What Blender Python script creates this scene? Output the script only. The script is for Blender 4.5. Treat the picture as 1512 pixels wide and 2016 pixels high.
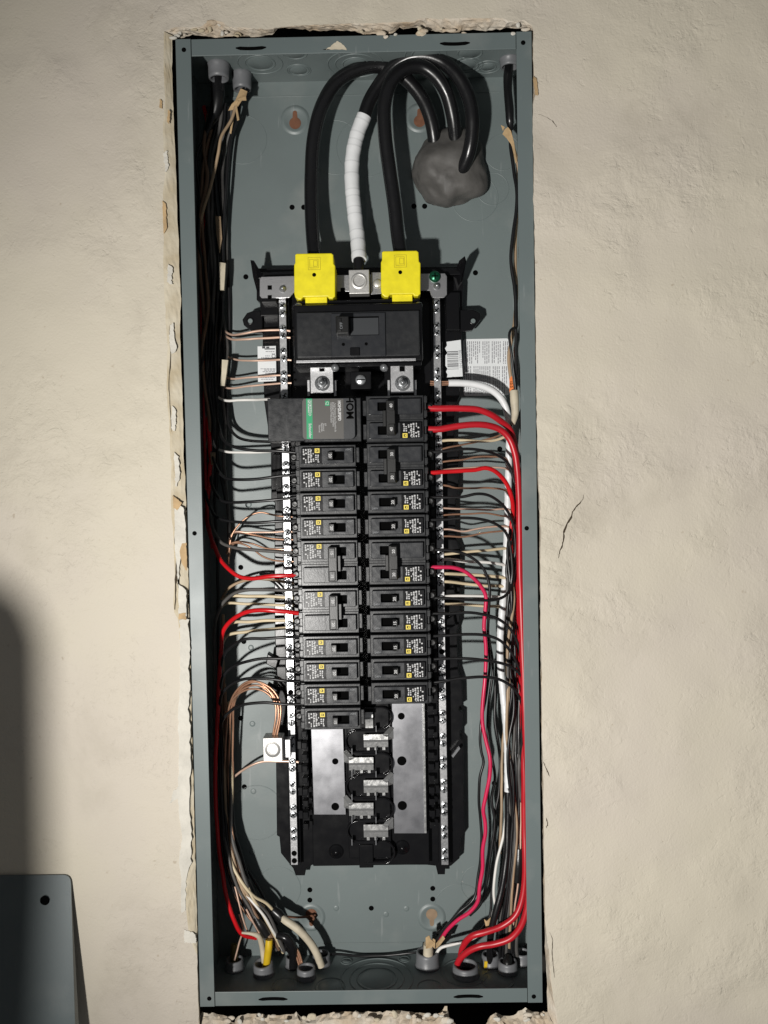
import bpy, bmesh, math, random
from mathutils import Vector, Matrix, noise as mnoise
from mathutils.geometry import tessellate_polygon

for o in list(bpy.data.objects):
    bpy.data.objects.remove(o)
S = bpy.context.scene
COL = S.collection
RND = random.Random(7)

# ------------------------------------------------------------------ camera
F_PX, CX, CY, CZ = 1691.77, 0.030649, -0.888760, 0.048746
RX, RY, RZ = -0.034984, 0.008186, -0.017609
ROT = Matrix(((1, 0, 0), (0, 0, -1), (0, 1, 0))) @ (Matrix.Rotation(RZ, 3, 'Z') @ Matrix.Rotation(RY, 3, 'Y') @ Matrix.Rotation(RX, 3, 'X'))
cam_d = bpy.data.cameras.new('camera')
cam_d.sensor_fit = 'HORIZONTAL'
cam_d.sensor_width = 36.0
cam_d.lens = 36.0 * F_PX / 1512.0
cam_d.clip_start = 0.01
cam_d.clip_end = 50
cam = bpy.data.objects.new('camera', cam_d)
COL.objects.link(cam)
cam.matrix_world = Matrix.Translation((CX, CY, CZ)) @ ROT.to_4x4()
S.camera = cam

# ------------------------------------------------------------------ light
w = bpy.data.worlds.new('World')
S.world = w
w.use_nodes = True
w.node_tree.nodes['Background'].inputs[0].default_value = (0.95, 0.97, 1.0, 1)
w.node_tree.nodes['Background'].inputs[1].default_value = 0.095
LAMP = Vector((-0.37, -1.20, -0.26))
ld = bpy.data.lights.new('work_lamp', 'SPOT')
ld.energy = 84.0
ld.spot_size = math.radians(90)
ld.spot_blend = 1.0
ld.color = (1.0, 0.975, 0.93)
ld.shadow_soft_size = 0.026
lo = bpy.data.objects.new('work_lamp', ld)
lo.location = LAMP
lo.rotation_euler = (Vector((0.25, 0.0, 0.0)) - LAMP).to_track_quat('-Z', 'Y').to_euler()
COL.objects.link(lo)
S.view_settings.view_transform = 'Standard'
S.view_settings.look = 'None'
S.view_settings.gamma = 1.0
S.view_settings.use_curve_mapping = False
S.view_settings.exposure = 0.0
S.render.engine = 'CYCLES'
S.cycles.use_denoising = True
S.cycles.max_bounces = 6


# ------------------------------------------------------------------ helpers
def at(u, v, y):
    """point of the plane Y=y seen at photo pixel (u, v)"""
    d = ROT @ Vector(((u - 756) / F_PX, -(v - 1008) / F_PX, -1))
    t = (y - CY) / d.y
    return Vector((CX + d.x * t, y, CZ + d.z * t))


def onz(u, v, z):
    d = ROT @ Vector(((u - 756) / F_PX, -(v - 1008) / F_PX, -1))
    t = (z - CZ) / d.z
    return Vector((CX + d.x * t, CY + d.y * t, z))


def mat(name, col, rough=0.5, metal=0.0, var=0.0, vscale=40.0, bump=0.0, bscale=200.0, col2=None, spec=0.5, rvar=0.0):
    m = bpy.data.materials.new(name)
    m.use_nodes = True
    nt = m.node_tree
    b = nt.nodes['Principled BSDF']
    b.inputs['Roughness'].default_value = rough
    b.inputs['Metallic'].default_value = metal
    b.inputs['Specular IOR Level'].default_value = spec
    c1 = (*col, 1)
    tc = nt.nodes.new('ShaderNodeTexCoord')
    n = nt.nodes.new('ShaderNodeTexNoise')
    n.inputs['Scale'].default_value = vscale
    n.inputs['Detail'].default_value = 6
    nt.links.new(tc.outputs['Object'], n.inputs['Vector'])
    mix = nt.nodes.new('ShaderNodeMix')
    mix.data_type = 'RGBA'
    c2 = (*col2, 1) if col2 else tuple(max(0, c * (1 - var)) for c in col) + (1,)
    mix.inputs['A'].default_value = c1
    mix.inputs['B'].default_value = c2
    rm = nt.nodes.new('ShaderNodeMapRange')
    rm.inputs['From Min'].default_value = 0.35
    rm.inputs['From Max'].default_value = 0.7
    nt.links.new(n.outputs['Fac'], rm.inputs['Value'])
    nt.links.new(rm.outputs['Result'], mix.inputs['Factor'])
    nt.links.new(mix.outputs['Result'], b.inputs['Base Color'])
    if rvar:
        rr = nt.nodes.new('ShaderNodeMapRange')
        rr.inputs['From Min'].default_value = 0.3
        rr.inputs['From Max'].default_value = 0.7
        rr.inputs['To Min'].default_value = max(0.02, rough - rvar)
        rr.inputs['To Max'].default_value = rough + rvar
        nt.links.new(n.outputs['Fac'], rr.inputs['Value'])
        nt.links.new(rr.outputs['Result'], b.inputs['Roughness'])
    if bump:
        n2 = nt.nodes.new('ShaderNodeTexNoise')
        n2.inputs['Scale'].default_value = bscale
        n2.inputs['Detail'].default_value = 5
        nt.links.new(tc.outputs['Object'], n2.inputs['Vector'])
        bp = nt.nodes.new('ShaderNodeBump')
        bp.inputs['Strength'].default_value = 1.0
        bp.inputs['Distance'].default_value = bump
        nt.links.new(n2.outputs['Fac'], bp.inputs['Height'])
        nt.links.new(bp.outputs['Normal'], b.inputs['Normal'])
    return m


M = {}
M['steel'] = mat('grey_enamel', (0.135, 0.166, 0.167), 0.44, 0, 0.10, 9, 0.00004, 900, rvar=0.05)
M['steel_dirty'] = mat('grey_enamel_inner', (0.156, 0.189, 0.188), 0.46, 0, 0.12, 14, 0.00005, 700, rvar=0.05, spec=0.65)
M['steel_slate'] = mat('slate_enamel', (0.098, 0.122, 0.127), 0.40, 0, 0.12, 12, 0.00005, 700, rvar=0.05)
M['plastic'] = mat('black_plastic', (0.006, 0.006, 0.007), 0.24, 0, 0.3, 90, 0.00002, 500, rvar=0.05, spec=0.32)
M['breaker'] = mat('breaker_plastic', (0.017, 0.018, 0.020), 0.31, 0, 0.2, 160, 0.00006, 700, rvar=0.07)
M['breaker_face'] = mat('breaker_face_plastic', (0.022, 0.0235, 0.027), 0.29, 0, 0.2, 120, 0.00005, 700, rvar=0.07)
M['spd_plate'] = mat('module_plate_plastic', (0.036, 0.038, 0.042), 0.36, 0, 0.15, 120, 0.00005, 700)
M['gloss'] = mat('glossy_black_plastic', (0.008, 0.008, 0.009), 0.14)
M['slate'] = mat('slate_plastic', (0.020, 0.023, 0.027), 0.5)
M['olive'] = mat('shaded_olive_sheath', (0.16, 0.13, 0.03), 0.5, 0, 0.3, 60)  # olive yellow, darkened in its colour for the shadow in the corner
M['handle'] = mat('handle_plastic', (0.005, 0.005, 0.005), 0.36, 0, 0.3, 100, 0.00005, 600)
M['void'] = mat('dark_recess', (0.002, 0.002, 0.002), 0.95, spec=0.05)  # near-black stands in for the shade inside holes, slots and wells
M['zinc'] = mat('zinc_plate', (0.56, 0.56, 0.57), 0.36, 1.0, 0.18, 700, 0.00008, 1000, rvar=0.06)
M['bus'] = mat('tinned_bus', (0.50, 0.50, 0.525), 0.27, 1.0, 0.05, 60, 0.00001, 900, rvar=0.03)
M['chrome'] = mat('bright_plating', (0.70, 0.70, 0.69), 0.26, 0.85, 0.2, 300, 0.00006, 700, rvar=0.08)
M['alu'] = mat('aluminium', (0.60, 0.59, 0.57), 0.42, 0.7, 0.14, 300, 0.0001, 900)
M['screw'] = mat('screw_steel', (0.66, 0.68, 0.70), 0.30, 0.8, 0.4, 700, 0.0001, 1500, rvar=0.1)
M['green_screw'] = mat('green_screw', (0.01, 0.10, 0.05), 0.3, 0.6)
M['copper'] = mat('copper', (0.60, 0.34, 0.22), 0.32, 0.6, 0.35, 60, rvar=0.08)
M['copper_pale'] = mat('bright_copper', (0.90, 0.62, 0.48), 0.36, 0.45, 0.2, 60)
M['w_black'] = mat('black_insulation', (0.010, 0.010, 0.011), 0.36, 0, 0.3, 60, 0.00005, 400, rvar=0.08)
M['w_cable'] = mat('black_cable_jacket', (0.009, 0.009, 0.010), 0.30, 0, 0.4, 50, 0.00010, 260, rvar=0.1)
M['w_red'] = mat('red_insulation', (0.50, 0.012, 0.022), 0.36, 0, 0.15, 60)
M['w_red2'] = mat('bright_red_insulation', (0.60, 0.010, 0.015), 0.25, 0, 0.15, 60)
M['w_pink'] = mat('crimson_insulation', (0.62, 0.018, 0.085), 0.35, 0, 0.15, 60)
M['w_cream'] = mat('aged_cream_insulation', (0.72, 0.60, 0.40), 0.45, 0, 0.25, 40)
M['w_white'] = mat('white_insulation', (0.80, 0.78, 0.74), 0.40, 0, 0.12, 50)
M['w_tan'] = mat('tan_insulation', (0.42, 0.30, 0.19), 0.5, 0, 0.3, 40)
M['w_brown'] = mat('dusty_brown_insulation', (0.22, 0.13, 0.08), 0.55, 0, 0.3, 40)
M['w_grey'] = mat('dusty_grey_insulation', (0.10, 0.095, 0.09), 0.55, 0, 0.4, 50)
M['tape'] = mat('white_vinyl_tape', (0.80, 0.81, 0.82), 0.38, 0, 0.08, 30, 0.0002, 160)
M['btape'] = mat('black_vinyl_tape', (0.010, 0.010, 0.010), 0.3, 0, 0.2, 60, 0.0003, 120)
M['yel'] = mat('yellow_plastic', (0.86, 0.74, 0.012), 0.42, 0, 0.16, 110, 0.00008, 400)
M['yel_line'] = mat('yellow_plastic_groove', (0.50, 0.42, 0.01), 0.5)
M['yel_sheath'] = mat('yellow_cable_sheath', (0.72, 0.48, 0.02), 0.42, 0, 0.2, 60)
M['orange'] = mat('orange_plastic', (0.80, 0.20, 0.03), 0.45, 0, 0.15, 60)
M['logo_yel'] = mat('yellow_print', (0.78, 0.62, 0.08), 0.5)
M['white_print'] = mat('white_print', (0.58, 0.58, 0.58), 0.5, 0, 0.3, 900)
M['grey_print'] = mat('grey_print', (0.20, 0.21, 0.22), 0.5)
M['dark_print'] = mat('dark_print', (0.06, 0.06, 0.07), 0.6, 0, 0.3, 800)
M['fine_print'] = mat('fine_grey_print', (0.30, 0.30, 0.32), 0.6, 0, 0.4, 900)
M['paper'] = mat('white_label_paper', (0.74, 0.76, 0.77), 0.5, 0, 0.06, 60)
M['spd_label'] = mat('taupe_label', (0.075, 0.070, 0.064), 0.42, 0, 0.08, 60)
M['green'] = mat('green_print', (0.005, 0.30, 0.12), 0.42)
M['putty'] = mat('duct_seal_putty', (0.105, 0.100, 0.094), 0.60, 0, 0.35, 50, 0.0005, 130)
M['pvc'] = mat('grey_pvc', (0.17, 0.175, 0.185), 0.42, 0, 0.2, 80, 0.0001, 300)
M['rust'] = mat('rusty_brown', (0.20, 0.085, 0.045), 0.75, 0, 0.4, 120)
M['wood'] = mat('pale_wood', (0.36, 0.25, 0.16), 0.75, 0, 0.35, 60)
M['kraft'] = mat('kraft_paper', (0.55, 0.38, 0.20), 0.8, 0, 0.35, 90, 0.0006, 200)
M['sheath'] = mat('aged_cable_sheath', (0.62, 0.55, 0.42), 0.55, 0, 0.25, 60, 0.0004, 150)
M['gypsum'] = mat('raw_gypsum', (0.66, 0.60, 0.51), 0.9, 0, 0.5, 42, 0.0016, 150, col2=(0.50, 0.39, 0.27))
M['raw_edge'] = mat('dirty_plaster_edge', (0.62, 0.56, 0.44), 0.9, 0, 0.4, 38, 0.0006, 200, col2=(0.47, 0.39, 0.26))
M['compound'] = mat('white_joint_compound', (0.66, 0.63, 0.56), 0.85, 0, 0.18, 60, 0.0014, 220)
M['crack'] = mat('crack_shadow_gap', (0.05, 0.035, 0.02), 0.95)
M['cavity'] = mat('wall_cavity', (0.02, 0.017, 0.014), 0.95)
M['blocker'] = mat('blocker_brown', (0.35, 0.26, 0.16), 0.7, 0, 0.2, 30)  # colour of the added unseen blocker


def wall_material():
    m = bpy.data.materials.new('painted_plaster')
    m.use_nodes = True
    nt = m.node_tree
    L = nt.links.new
    b = nt.nodes['Principled BSDF']
    tc = nt.nodes.new('ShaderNodeTexCoord')

    def noise(s, d=6, rough=0.55, dist=0.0):
        n = nt.nodes.new('ShaderNodeTexNoise')
        n.inputs['Scale'].default_value = s
        n.inputs['Detail'].default_value = d
        n.inputs['Roughness'].default_value = rough
        n.inputs['Distortion'].default_value = dist
        L(tc.outputs['Object'], n.inputs['Vector'])
        return n.outputs['Fac']

    def mr(v, a, c, lo_=0.0, hi=1.0):
        r = nt.nodes.new('ShaderNodeMapRange')
        r.interpolation_type = 'SMOOTHSTEP'
        r.inputs['From Min'].default_value = a
        r.inputs['From Max'].default_value = c
        r.inputs['To Min'].default_value = lo_
        r.inputs['To Max'].default_value = hi
        L(v, r.inputs['Value'])
        return r.outputs['Result']

    def mth(op, a, c):
        r = nt.nodes.new('ShaderNodeMath')
        r.operation = op
        for i, x in enumerate((a, c)):
            if isinstance(x, (int, float)):
                r.inputs[i].default_value = x
            else:
                L(x, r.inputs[i])
        return r.outputs[0]

    def mixc(f, a, c):
        x = nt.nodes.new('ShaderNodeMix')
        x.data_type = 'RGBA'
        L(f, x.inputs['Factor'])
        for k, val in (('A', a), ('B', c)):
            if isinstance(val, tuple):
                x.inputs[k].default_value = (*val, 1)
            else:
                L(val, x.inputs[k])
        return x.outputs['Result']

    base = mixc(mr(noise(3.2, 4), 0.38, 0.66), (0.590, 0.540, 0.440), (0.570, 0.515, 0.440))
    base = mixc(mth('MULTIPLY', mr(noise(7, 7, 0.6, 0.6), 0.52, 0.78), 0.50), base, (0.40, 0.36, 0.29))
    base = mixc(mth('MULTIPLY', mr(noise(120, 3), 0.70, 0.80), 0.5), base, (0.33, 0.26, 0.18))
    L(base, b.inputs['Base Color'])
    b.inputs['Roughness'].default_value = 0.62
    b.inputs['Specular IOR Level'].default_value = 0.3
    # trowelled skin: mostly smooth, with rough patches, small raised flakes and pits
    patch = mr(noise(8, 2), 0.42, 0.66, 0.10, 1.0)
    rough_ = noise(34, 6, 0.62, 0.3)
    pits = mth('MULTIPLY', mr(noise(105, 4, 0.6, 0.6), 0.55, 0.74), mr(noise(8, 2), 0.36, 0.60, 0.25, 1.0))
    vo = nt.nodes.new('ShaderNodeTexVoronoi')
    vo.inputs['Scale'].default_value = 52
    mp = nt.nodes.new('ShaderNodeMapping')
    mp.inputs['Rotation'].default_value = (0, math.radians(35), 0)
    mp.inputs['Scale'].default_value = (1.0, 1.0, 0.55)
    L(tc.outputs['Object'], mp.inputs['Vector'])
    nz = nt.nodes.new('ShaderNodeTexNoise')
    nz.inputs['Scale'].default_value = 40
    L(tc.outputs['Object'], nz.inputs['Vector'])
    mx = nt.nodes.new('ShaderNodeMix')
    mx.data_type = 'VECTOR'
    mx.inputs['Factor'].default_value = 0.07
    L(mp.outputs['Vector'], mx.inputs['A'])
    L(nz.outputs['Color'], mx.inputs['B'])
    L(mx.outputs['Result'], vo.inputs['Vector'])
    flakes = mth('MULTIPLY', mr(vo.outputs['Distance'], 0.16, 0.30, 1.0, 0.0), mr(noise(14, 3), 0.50, 0.60))
    swell = noise(11, 1)
    fine = noise(520, 1)
    h = mth('ADD', mth('MULTIPLY', mth('MULTIPLY', rough_, patch), 2.5), mth('MULTIPLY', pits, -0.24))
    h = mth('ADD', h, mth('MULTIPLY', flakes, 0.10))
    h = mth('ADD', h, mth('MULTIPLY', swell, 3.4))
    h = mth('ADD', h, mth('MULTIPLY', fine, 0.16))
    bp = nt.nodes.new('ShaderNodeBump')
    bp.inputs['Strength'].default_value = 1.0
    bp.inputs['Distance'].default_value = 0.0017
    L(h, bp.inputs['Height'])
    L(bp.outputs['Normal'], b.inputs['Normal'])
    return m


M['wall'] = wall_material()


def dusty(m, amt):
    """scuffs, dust smudges and pale specks on the enamel"""
    nt = m.node_tree
    b = nt.nodes['Principled BSDF']
    src = b.inputs['Base Color'].links[0].from_socket
    tc = nt.nodes.new('ShaderNodeTexCoord')
    for sc, lo_, hi, a, c, st in ((11, 0.55, 0.78, amt, (0.34, 0.34, 0.32), 1.0), (260, 0.74, 0.80, amt * 1.4, (0.42, 0.40, 0.36), 1.0), (18, 0.66, 0.72, amt * 0.8, (0.30, 0.32, 0.32), 9.0)):
        mp = nt.nodes.new('ShaderNodeMapping')
        mp.inputs['Scale'].default_value = (st, 1, 1)
        nt.links.new(tc.outputs['Object'], mp.inputs['Vector'])
        n = nt.nodes.new('ShaderNodeTexNoise')
        n.inputs['Scale'].default_value = sc
        n.inputs['Detail'].default_value = 7
        nt.links.new(mp.outputs['Vector'], n.inputs['Vector'])
        r_ = nt.nodes.new('ShaderNodeMapRange')
        r_.inputs['From Min'].default_value = lo_
        r_.inputs['From Max'].default_value = hi
        r_.inputs['To Max'].default_value = a
        nt.links.new(n.outputs['Fac'], r_.inputs['Value'])
        mx = nt.nodes.new('ShaderNodeMix')
        mx.data_type = 'RGBA'
        nt.links.new(r_.outputs['Result'], mx.inputs['Factor'])
        nt.links.new(src, mx.inputs['A'])
        mx.inputs['B'].default_value = (*c, 1)
        src = mx.outputs['Result']
    nt.links.new(src, b.inputs['Base Color'])


dusty(M['steel_dirty'], 0.42)
dusty(M['steel'], 0.36)
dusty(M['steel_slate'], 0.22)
dusty(M['breaker'], 0.05)
dusty(M['putty'], 0.10)


class MB:
    def __init__(self):
        self.v = []
        self.f = []
        self.smooth = []

    def add(self, vs, fs, smooth=False):
        n = len(self.v)
        self.v += [tuple(p) for p in vs]
        self.f += [tuple(i + n for i in f) for f in fs]
        self.smooth += [smooth] * len(fs)
        return self

    def box(self, x0, x1, y0, y1, z0, z1, bev=0.0):
        if x1 < x0: x0, x1 = x1, x0
        if y1 < y0: y0, y1 = y1, y0
        if z1 < z0: z0, z1 = z1, z0
        if bev:
            bm = bmesh.new()
            bmesh.ops.create_cube(bm, size=1.0)
            for p in bm.verts:
                p.co = Vector(((x0 + x1) / 2 + p.co.x * (x1 - x0), (y0 + y1) / 2 + p.co.y * (y1 - y0), (z0 + z1) / 2 + p.co.z * (z1 - z0)))
            bmesh.ops.bevel(bm, geom=list(bm.edges), offset=bev, segments=2, profile=0.5, affect='EDGES')
            bm.verts.index_update()
            self.add([p.co for p in bm.verts], [[q.index for q in f.verts] for f in bm.faces])
            bm.free()
            return self
        return self.add([(x0, y0, z0), (x1, y0, z0), (x1, y1, z0), (x0, y1, z0), (x0, y0, z1), (x1, y0, z1), (x1, y1, z1), (x0, y1, z1)],
                        [(0, 3, 2, 1), (4, 5, 6, 7), (0, 1, 5, 4), (1, 2, 6, 5), (2, 3, 7, 6), (3, 0, 4, 7)])

    def pbox(self, u0, v0, u1, v1, y0, y1, bev=0.0, yr=None):
        """box whose front face spans the pixels (u0,v0)-(u1,v1) on plane y0, squared to the enclosure"""
        yr = y0 if yr is None else yr
        a = at((u0 + u1) / 2, v0, yr).z
        b = at((u0 + u1) / 2, v1, yr).z
        l = at(u0, (v0 + v1) / 2, yr).x
        r = at(u1, (v0 + v1) / 2, yr).x
        return self.box(l, r, y0, y1, b, a, bev)

    def prism(self, pts, y0, y1, bev=0.0):
        """pts: (x,z) outline; extruded from y0 (front) to y1"""
        n = len(pts)
        vs = [(x, y0, z) for x, z in pts] + [(x, y1, z) for x, z in pts]
        fs = [tuple(range(n)), tuple(range(2 * n - 1, n - 1, -1))] + [(i, (i + 1) % n, n + (i + 1) % n, n + i) for i in range(n)]
        if bev:
            bm = bmesh.new()
            bv = [bm.verts.new(p) for p in vs]
            for f in fs:
                bm.faces.new([bv[i] for i in f])
            bmesh.ops.recalc_face_normals(bm, faces=bm.faces)
            ed = [e for e in bm.edges if abs(e.verts[0].co.y - y0) < 1e-7 and abs(e.verts[1].co.y - y0) < 1e-7]
            bmesh.ops.bevel(bm, geom=ed, offset=bev, segments=2, profile=0.5, affect='EDGES')
            bm.verts.index_update()
            self.add([p.co for p in bm.verts], [[q.index for q in f.verts] for f in bm.faces])
            bm.free()
            return self
        return self.add(vs, fs)

    def pprism(self, px, y0, y1, bev=0.0):
        q = [at(u, v, y0) for u, v in px]
        return self.prism([(p.x, p.z) for p in q], y0, y1, bev)

    def cyl(self, c, r, axis, h, n=20, r2=None, cap0=True, cap1=True, smooth=True):
        c = Vector(c)
        axis = Vector(axis).normalized()
        a = axis.orthogonal().normalized()
        b = axis.cross(a)
        r2 = r if r2 is None else r2
        ring0 = [c + (a * math.cos(t) + b * math.sin(t)) * r for t in [2 * math.pi * i / n for i in range(n)]]
        ring1 = [c + axis * h + (a * math.cos(t) + b * math.sin(t)) * r2 for t in [2 * math.pi * i / n for i in range(n)]]
        self.add(ring0 + ring1, [(i, (i + 1) % n, n + (i + 1) % n, n + i) for i in range(n)], smooth)
        if cap0: self.add(ring0, [tuple(range(n - 1, -1, -1))])
        if cap1: self.add(ring1, [tuple(range(n))])
        return self

    def lathe(self, c, axis, prof, n=24):
        """prof: (radius, offset along axis) from first to last"""
        c = Vector(c)
        axis = Vector(axis).normalized()
        a = axis.orthogonal().normalized()
        b = axis.cross(a)
        vs = []
        for r, h in prof:
            for i in range(n):
                t = 2 * math.pi * i / n
                vs.append(c + axis * h + (a * math.cos(t) + b * math.sin(t)) * r)
        fs = []
        for k in range(len(prof) - 1):
            for i in range(n):
                fs.append((k * n + i, k * n + (i + 1) % n, (k + 1) * n + (i + 1) % n, (k + 1) * n + i))
        self.add(vs, fs, True)
        return self

    def tube(self, pts, radii, sides=10, cap=True):
        n = len(pts)
        tang = []
        for i in range(n):
            t = pts[min(i + 1, n - 1)] - pts[max(i - 1, 0)]
            tang.append(t.normalized() if t.length > 1e-9 else Vector((0, 0, 1)))
        nrm = tang[0].orthogonal().normalized()
        vs = []
        for i in range(n):
            nrm = (nrm - tang[i] * nrm.dot(tang[i]))
            nrm = nrm.normalized() if nrm.length > 1e-9 else tang[i].orthogonal().normalized()
            bn = tang[i].cross(nrm)
            for k in range(sides):
                a = 2 * math.pi * k / sides
                vs.append(pts[i] + (nrm * math.cos(a) + bn * math.sin(a)) * radii[i])
        fs = [(i * sides + k, i * sides + (k + 1) % sides, (i + 1) * sides + (k + 1) % sides, (i + 1) * sides + k) for i in range(n - 1) for k in range(sides)]
        self.add(vs, fs, True)
        if cap:
            self.add([vs[k] for k in range(sides)], [tuple(range(sides - 1, -1, -1))])
            self.add([vs[(n - 1) * sides + k] for k in range(sides)], [tuple(range(sides))])
        return self

    def mesh(self, name):
        me = bpy.data.meshes.new(name)
        me.from_pydata([tuple(p) for p in self.v], [], self.f)
        me.polygons.foreach_set('use_smooth', self.smooth)
        bm = bmesh.new()
        bm.from_mesh(me)
        bmesh.ops.recalc_face_normals(bm, faces=bm.faces)
        bm.to_mesh(me)
        bm.free()
        return me

    def build(self, name, m, parent=None):
        me = self.mesh(name)
        me.materials.append(M[m])
        return link(name, me, parent)


def link(name, data, parent=None):
    o = bpy.data.objects.new(name, data)
    COL.objects.link(o)
    if parent is not None:
        o.parent = parent
    return o


def tag(o, label=None, cat=None, group=None, kind=None):
    if label: o['label'] = label
    if cat: o['category'] = cat
    if group: o['group'] = group
    if kind: o['kind'] = kind
    return o


def thing(name, label, cat, group=None, loc=(0, 0, 0)):
    o = link(name, None)
    o.location = loc
    return tag(o, label, cat, group)


def copy_tree(o, parent=None):
    c = o.copy()
    COL.objects.link(c)
    c.parent = parent
    for ch in [k for k in bpy.data.objects if k.parent == o]:
        copy_tree(ch, c)
    return c


def spline(P, step=0.003):
    """centripetal Catmull-Rom through P (list of Vector)"""
    P = [p for i, p in enumerate(P) if i == 0 or (p - P[i - 1]).length > 1e-5]
    Q = [P[0] * 2 - P[1]] + P + [P[-1] * 2 - P[-2]]
    out, tt = [], []
    for i in range(1, len(Q) - 2):
        p0, p1, p2, p3 = Q[i - 1:i + 3]
        t0 = 0
        t1 = t0 + max(1e-6, (p1 - p0).length) ** 0.5
        t2 = t1 + max(1e-6, (p2 - p1).length) ** 0.5
        t3 = t2 + max(1e-6, (p3 - p2).length) ** 0.5
        n = max(2, int((p2 - p1).length / step))
        for k in range(n):
            t = t1 + (t2 - t1) * k / n
            a1 = p0 * ((t1 - t) / (t1 - t0)) + p1 * ((t - t0) / (t1 - t0))
            a2 = p1 * ((t2 - t) / (t2 - t1)) + p2 * ((t - t1) / (t2 - t1))
            a3 = p2 * ((t3 - t) / (t3 - t2)) + p3 * ((t - t2) / (t3 - t2))
            b1 = a1 * ((t2 - t) / (t2 - t0)) + a2 * ((t - t0) / (t2 - t0))
            b2 = a2 * ((t3 - t) / (t3 - t1)) + a3 * ((t - t1) / (t3 - t1))
            out.append(b1 * ((t2 - t) / (t2 - t1)) + b2 * ((t - t1) / (t2 - t1)))
            tt.append(i - 1 + k / n)
    out.append(P[-1])
    tt.append(len(P) - 1)
    return out, tt


def wire_mb(px, d, sides=10, step=0.003):
    P = [at(u, v, y * 0.001) for u, v, y in px]
    pts, tt = spline(P, step)
    if isinstance(d, (list, tuple)):
        rad = []
        for t in tt:
            i = min(int(t), len(d) - 2)
            f = t - i
            rad.append(0.0005 * (d[i] * (1 - f) + d[i + 1] * f))
    else:
        rad = [0.0005 * d] * len(pts)
    sd = Vector((px[0][0] * 0.37, px[0][1] * 0.53, len(px) * 1.7))
    if max(rad) < 0.004:
        amp = 0.0006 if max(rad) < 0.0026 else 0.0004
        pts = [p + Vector((mnoise.noise(p * 45 + sd), mnoise.noise(p * 45 + sd * 1.3), mnoise.noise(p * 45 - sd))) * amp for p in pts]
    mb = MB()
    mb.tube(pts, rad, sides)
    return mb


def wire(name, label, px, d, m, group=None, sides=10, parent=None, cat='wire'):
    o = wire_mb(px, d, sides).build(name, m, parent)
    if parent is None:
        tag(o, label, cat, group)
    return o


TEXT = {}


def text_mesh(s, size, ang=0.0, align='CENTER', squash=1.0, bold=0.0, y=0.0, depth=0.0):
    """flat lettering in the XZ plane facing -Y, turned anticlockwise by ang degrees"""
    key = (s, size, ang, align, squash, bold)
    if key in TEXT:
        return TEXT[key]
    cu = bpy.data.curves.new('lettering', 'FONT')
    cu.body = s
    cu.size = size
    cu.align_x = align
    cu.align_y = 'CENTER'
    cu.offset = bold
    cu.resolution_u = 3
    ob = bpy.data.objects.new('lettering', cu)
    COL.objects.link(ob)
    dg = bpy.context.evaluated_depsgraph_get()
    me = bpy.data.meshes.new_from_object(ob.evaluated_get(dg))
    bpy.data.objects.remove(ob)
    bpy.data.curves.remove(cu)
    a = math.radians(ang)
    for p in me.vertices:
        x, z = p.co.x * squash, p.co.y
        p.co = (x * math.cos(a) - z * math.sin(a), 0, x * math.sin(a) + z * math.cos(a))
    me.materials.clear()
    TEXT[key] = me
    return me


def text(s, size, loc, ang, m, parent, name='lettering', **kw):
    me = text_mesh(s, size, ang, **kw).copy()
    me.materials.clear()
    me.materials.append(M[m])
    o = link(name, me, parent)
    o.location = loc
    return o


mm = 0.001
HW, HH, D = 0.181, 0.50276, 0.095

# ================================================================== wall
U0L = lambda v: 345 + (v - 76) * 49 / 1906.0     # enclosure's outer edges in the photo
U0R = lambda v: 1046 + (v - 63) * 23 / 1912.0
WY = -0.003


def chain(pts, n, jit, seed):
    r = random.Random(seed)
    out = []
    L = [0]
    for a, b in zip(pts, pts[1:]):
        L.append(L[-1] + math.hypot(b[0] - a[0], b[1] - a[1]))
    for i in range(n):
        t = L[-1] * i / (n - 1)
        k = 0
        while k < len(L) - 2 and L[k + 1] < t: k += 1
        f = (t - L[k]) / max(1e-6, L[k + 1] - L[k])
        out.append([pts[k][0] + (pts[k + 1][0] - pts[k][0]) * f, pts[k][1] + (pts[k + 1][1] - pts[k][1]) * f])
    lowf = [r.gauss(0, 1) for _ in range(n // 5 + 3)]
    for i, p in enumerate(out):
        if 0 < i < n - 1:
            k, f = divmod(i / 5, 1)
            s = lowf[int(k)] * (1 - f) + lowf[int(k) + 1] * f
            p[0] += jit * (0.6 * s + r.gauss(0, 0.5))
            p[1] += jit * (0.6 * s + r.gauss(0, 0.5))
    return out


left_o = [(323, 62), (322, 130), (325, 200), (320, 260), (324, 330), (320, 420), (322, 520), (324, 600), (330, 680), (328, 760), (334, 850), (337, 930), (336, 985), (340, 1050), (344, 1130), (342, 1200), (352, 1222), (356, 1300), (356, 1400), (360, 1500), (361, 1600), (364, 1700), (368, 1800), (376, 1850), (389, 1885), (389, 1940), (391, 1990), (392, 2040)]
left_i = [(340, 70)] + [(U0L(v) - g, v) for v, g in ((130, 8), (230, 7), (330, 5), (420, 5), (520, 3), (640, 4), (720, 5), (800, 4), (900, 4), (1000, 2), (1100, 1.5), (1200, 1.5), (1300, 1.5), (1400, 2), (1500, 2), (1600, 2), (1700, 1.5), (1800, 1.5), (1850, 1.5), (1900, 1.5), (1950, 1))] + [(394, 2000)]
top_o = [(323, 62), (345, 53), (395, 54), (405, 46), (420, 38), (438, 42), (448, 52), (520, 57), (540, 54), (620, 48), (700, 46), (760, 45), (815, 43), (826, 36), (870, 38), (930, 36), (990, 36), (1000, 43), (1030, 39), (1046, 48), (1050, 62)]
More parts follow.
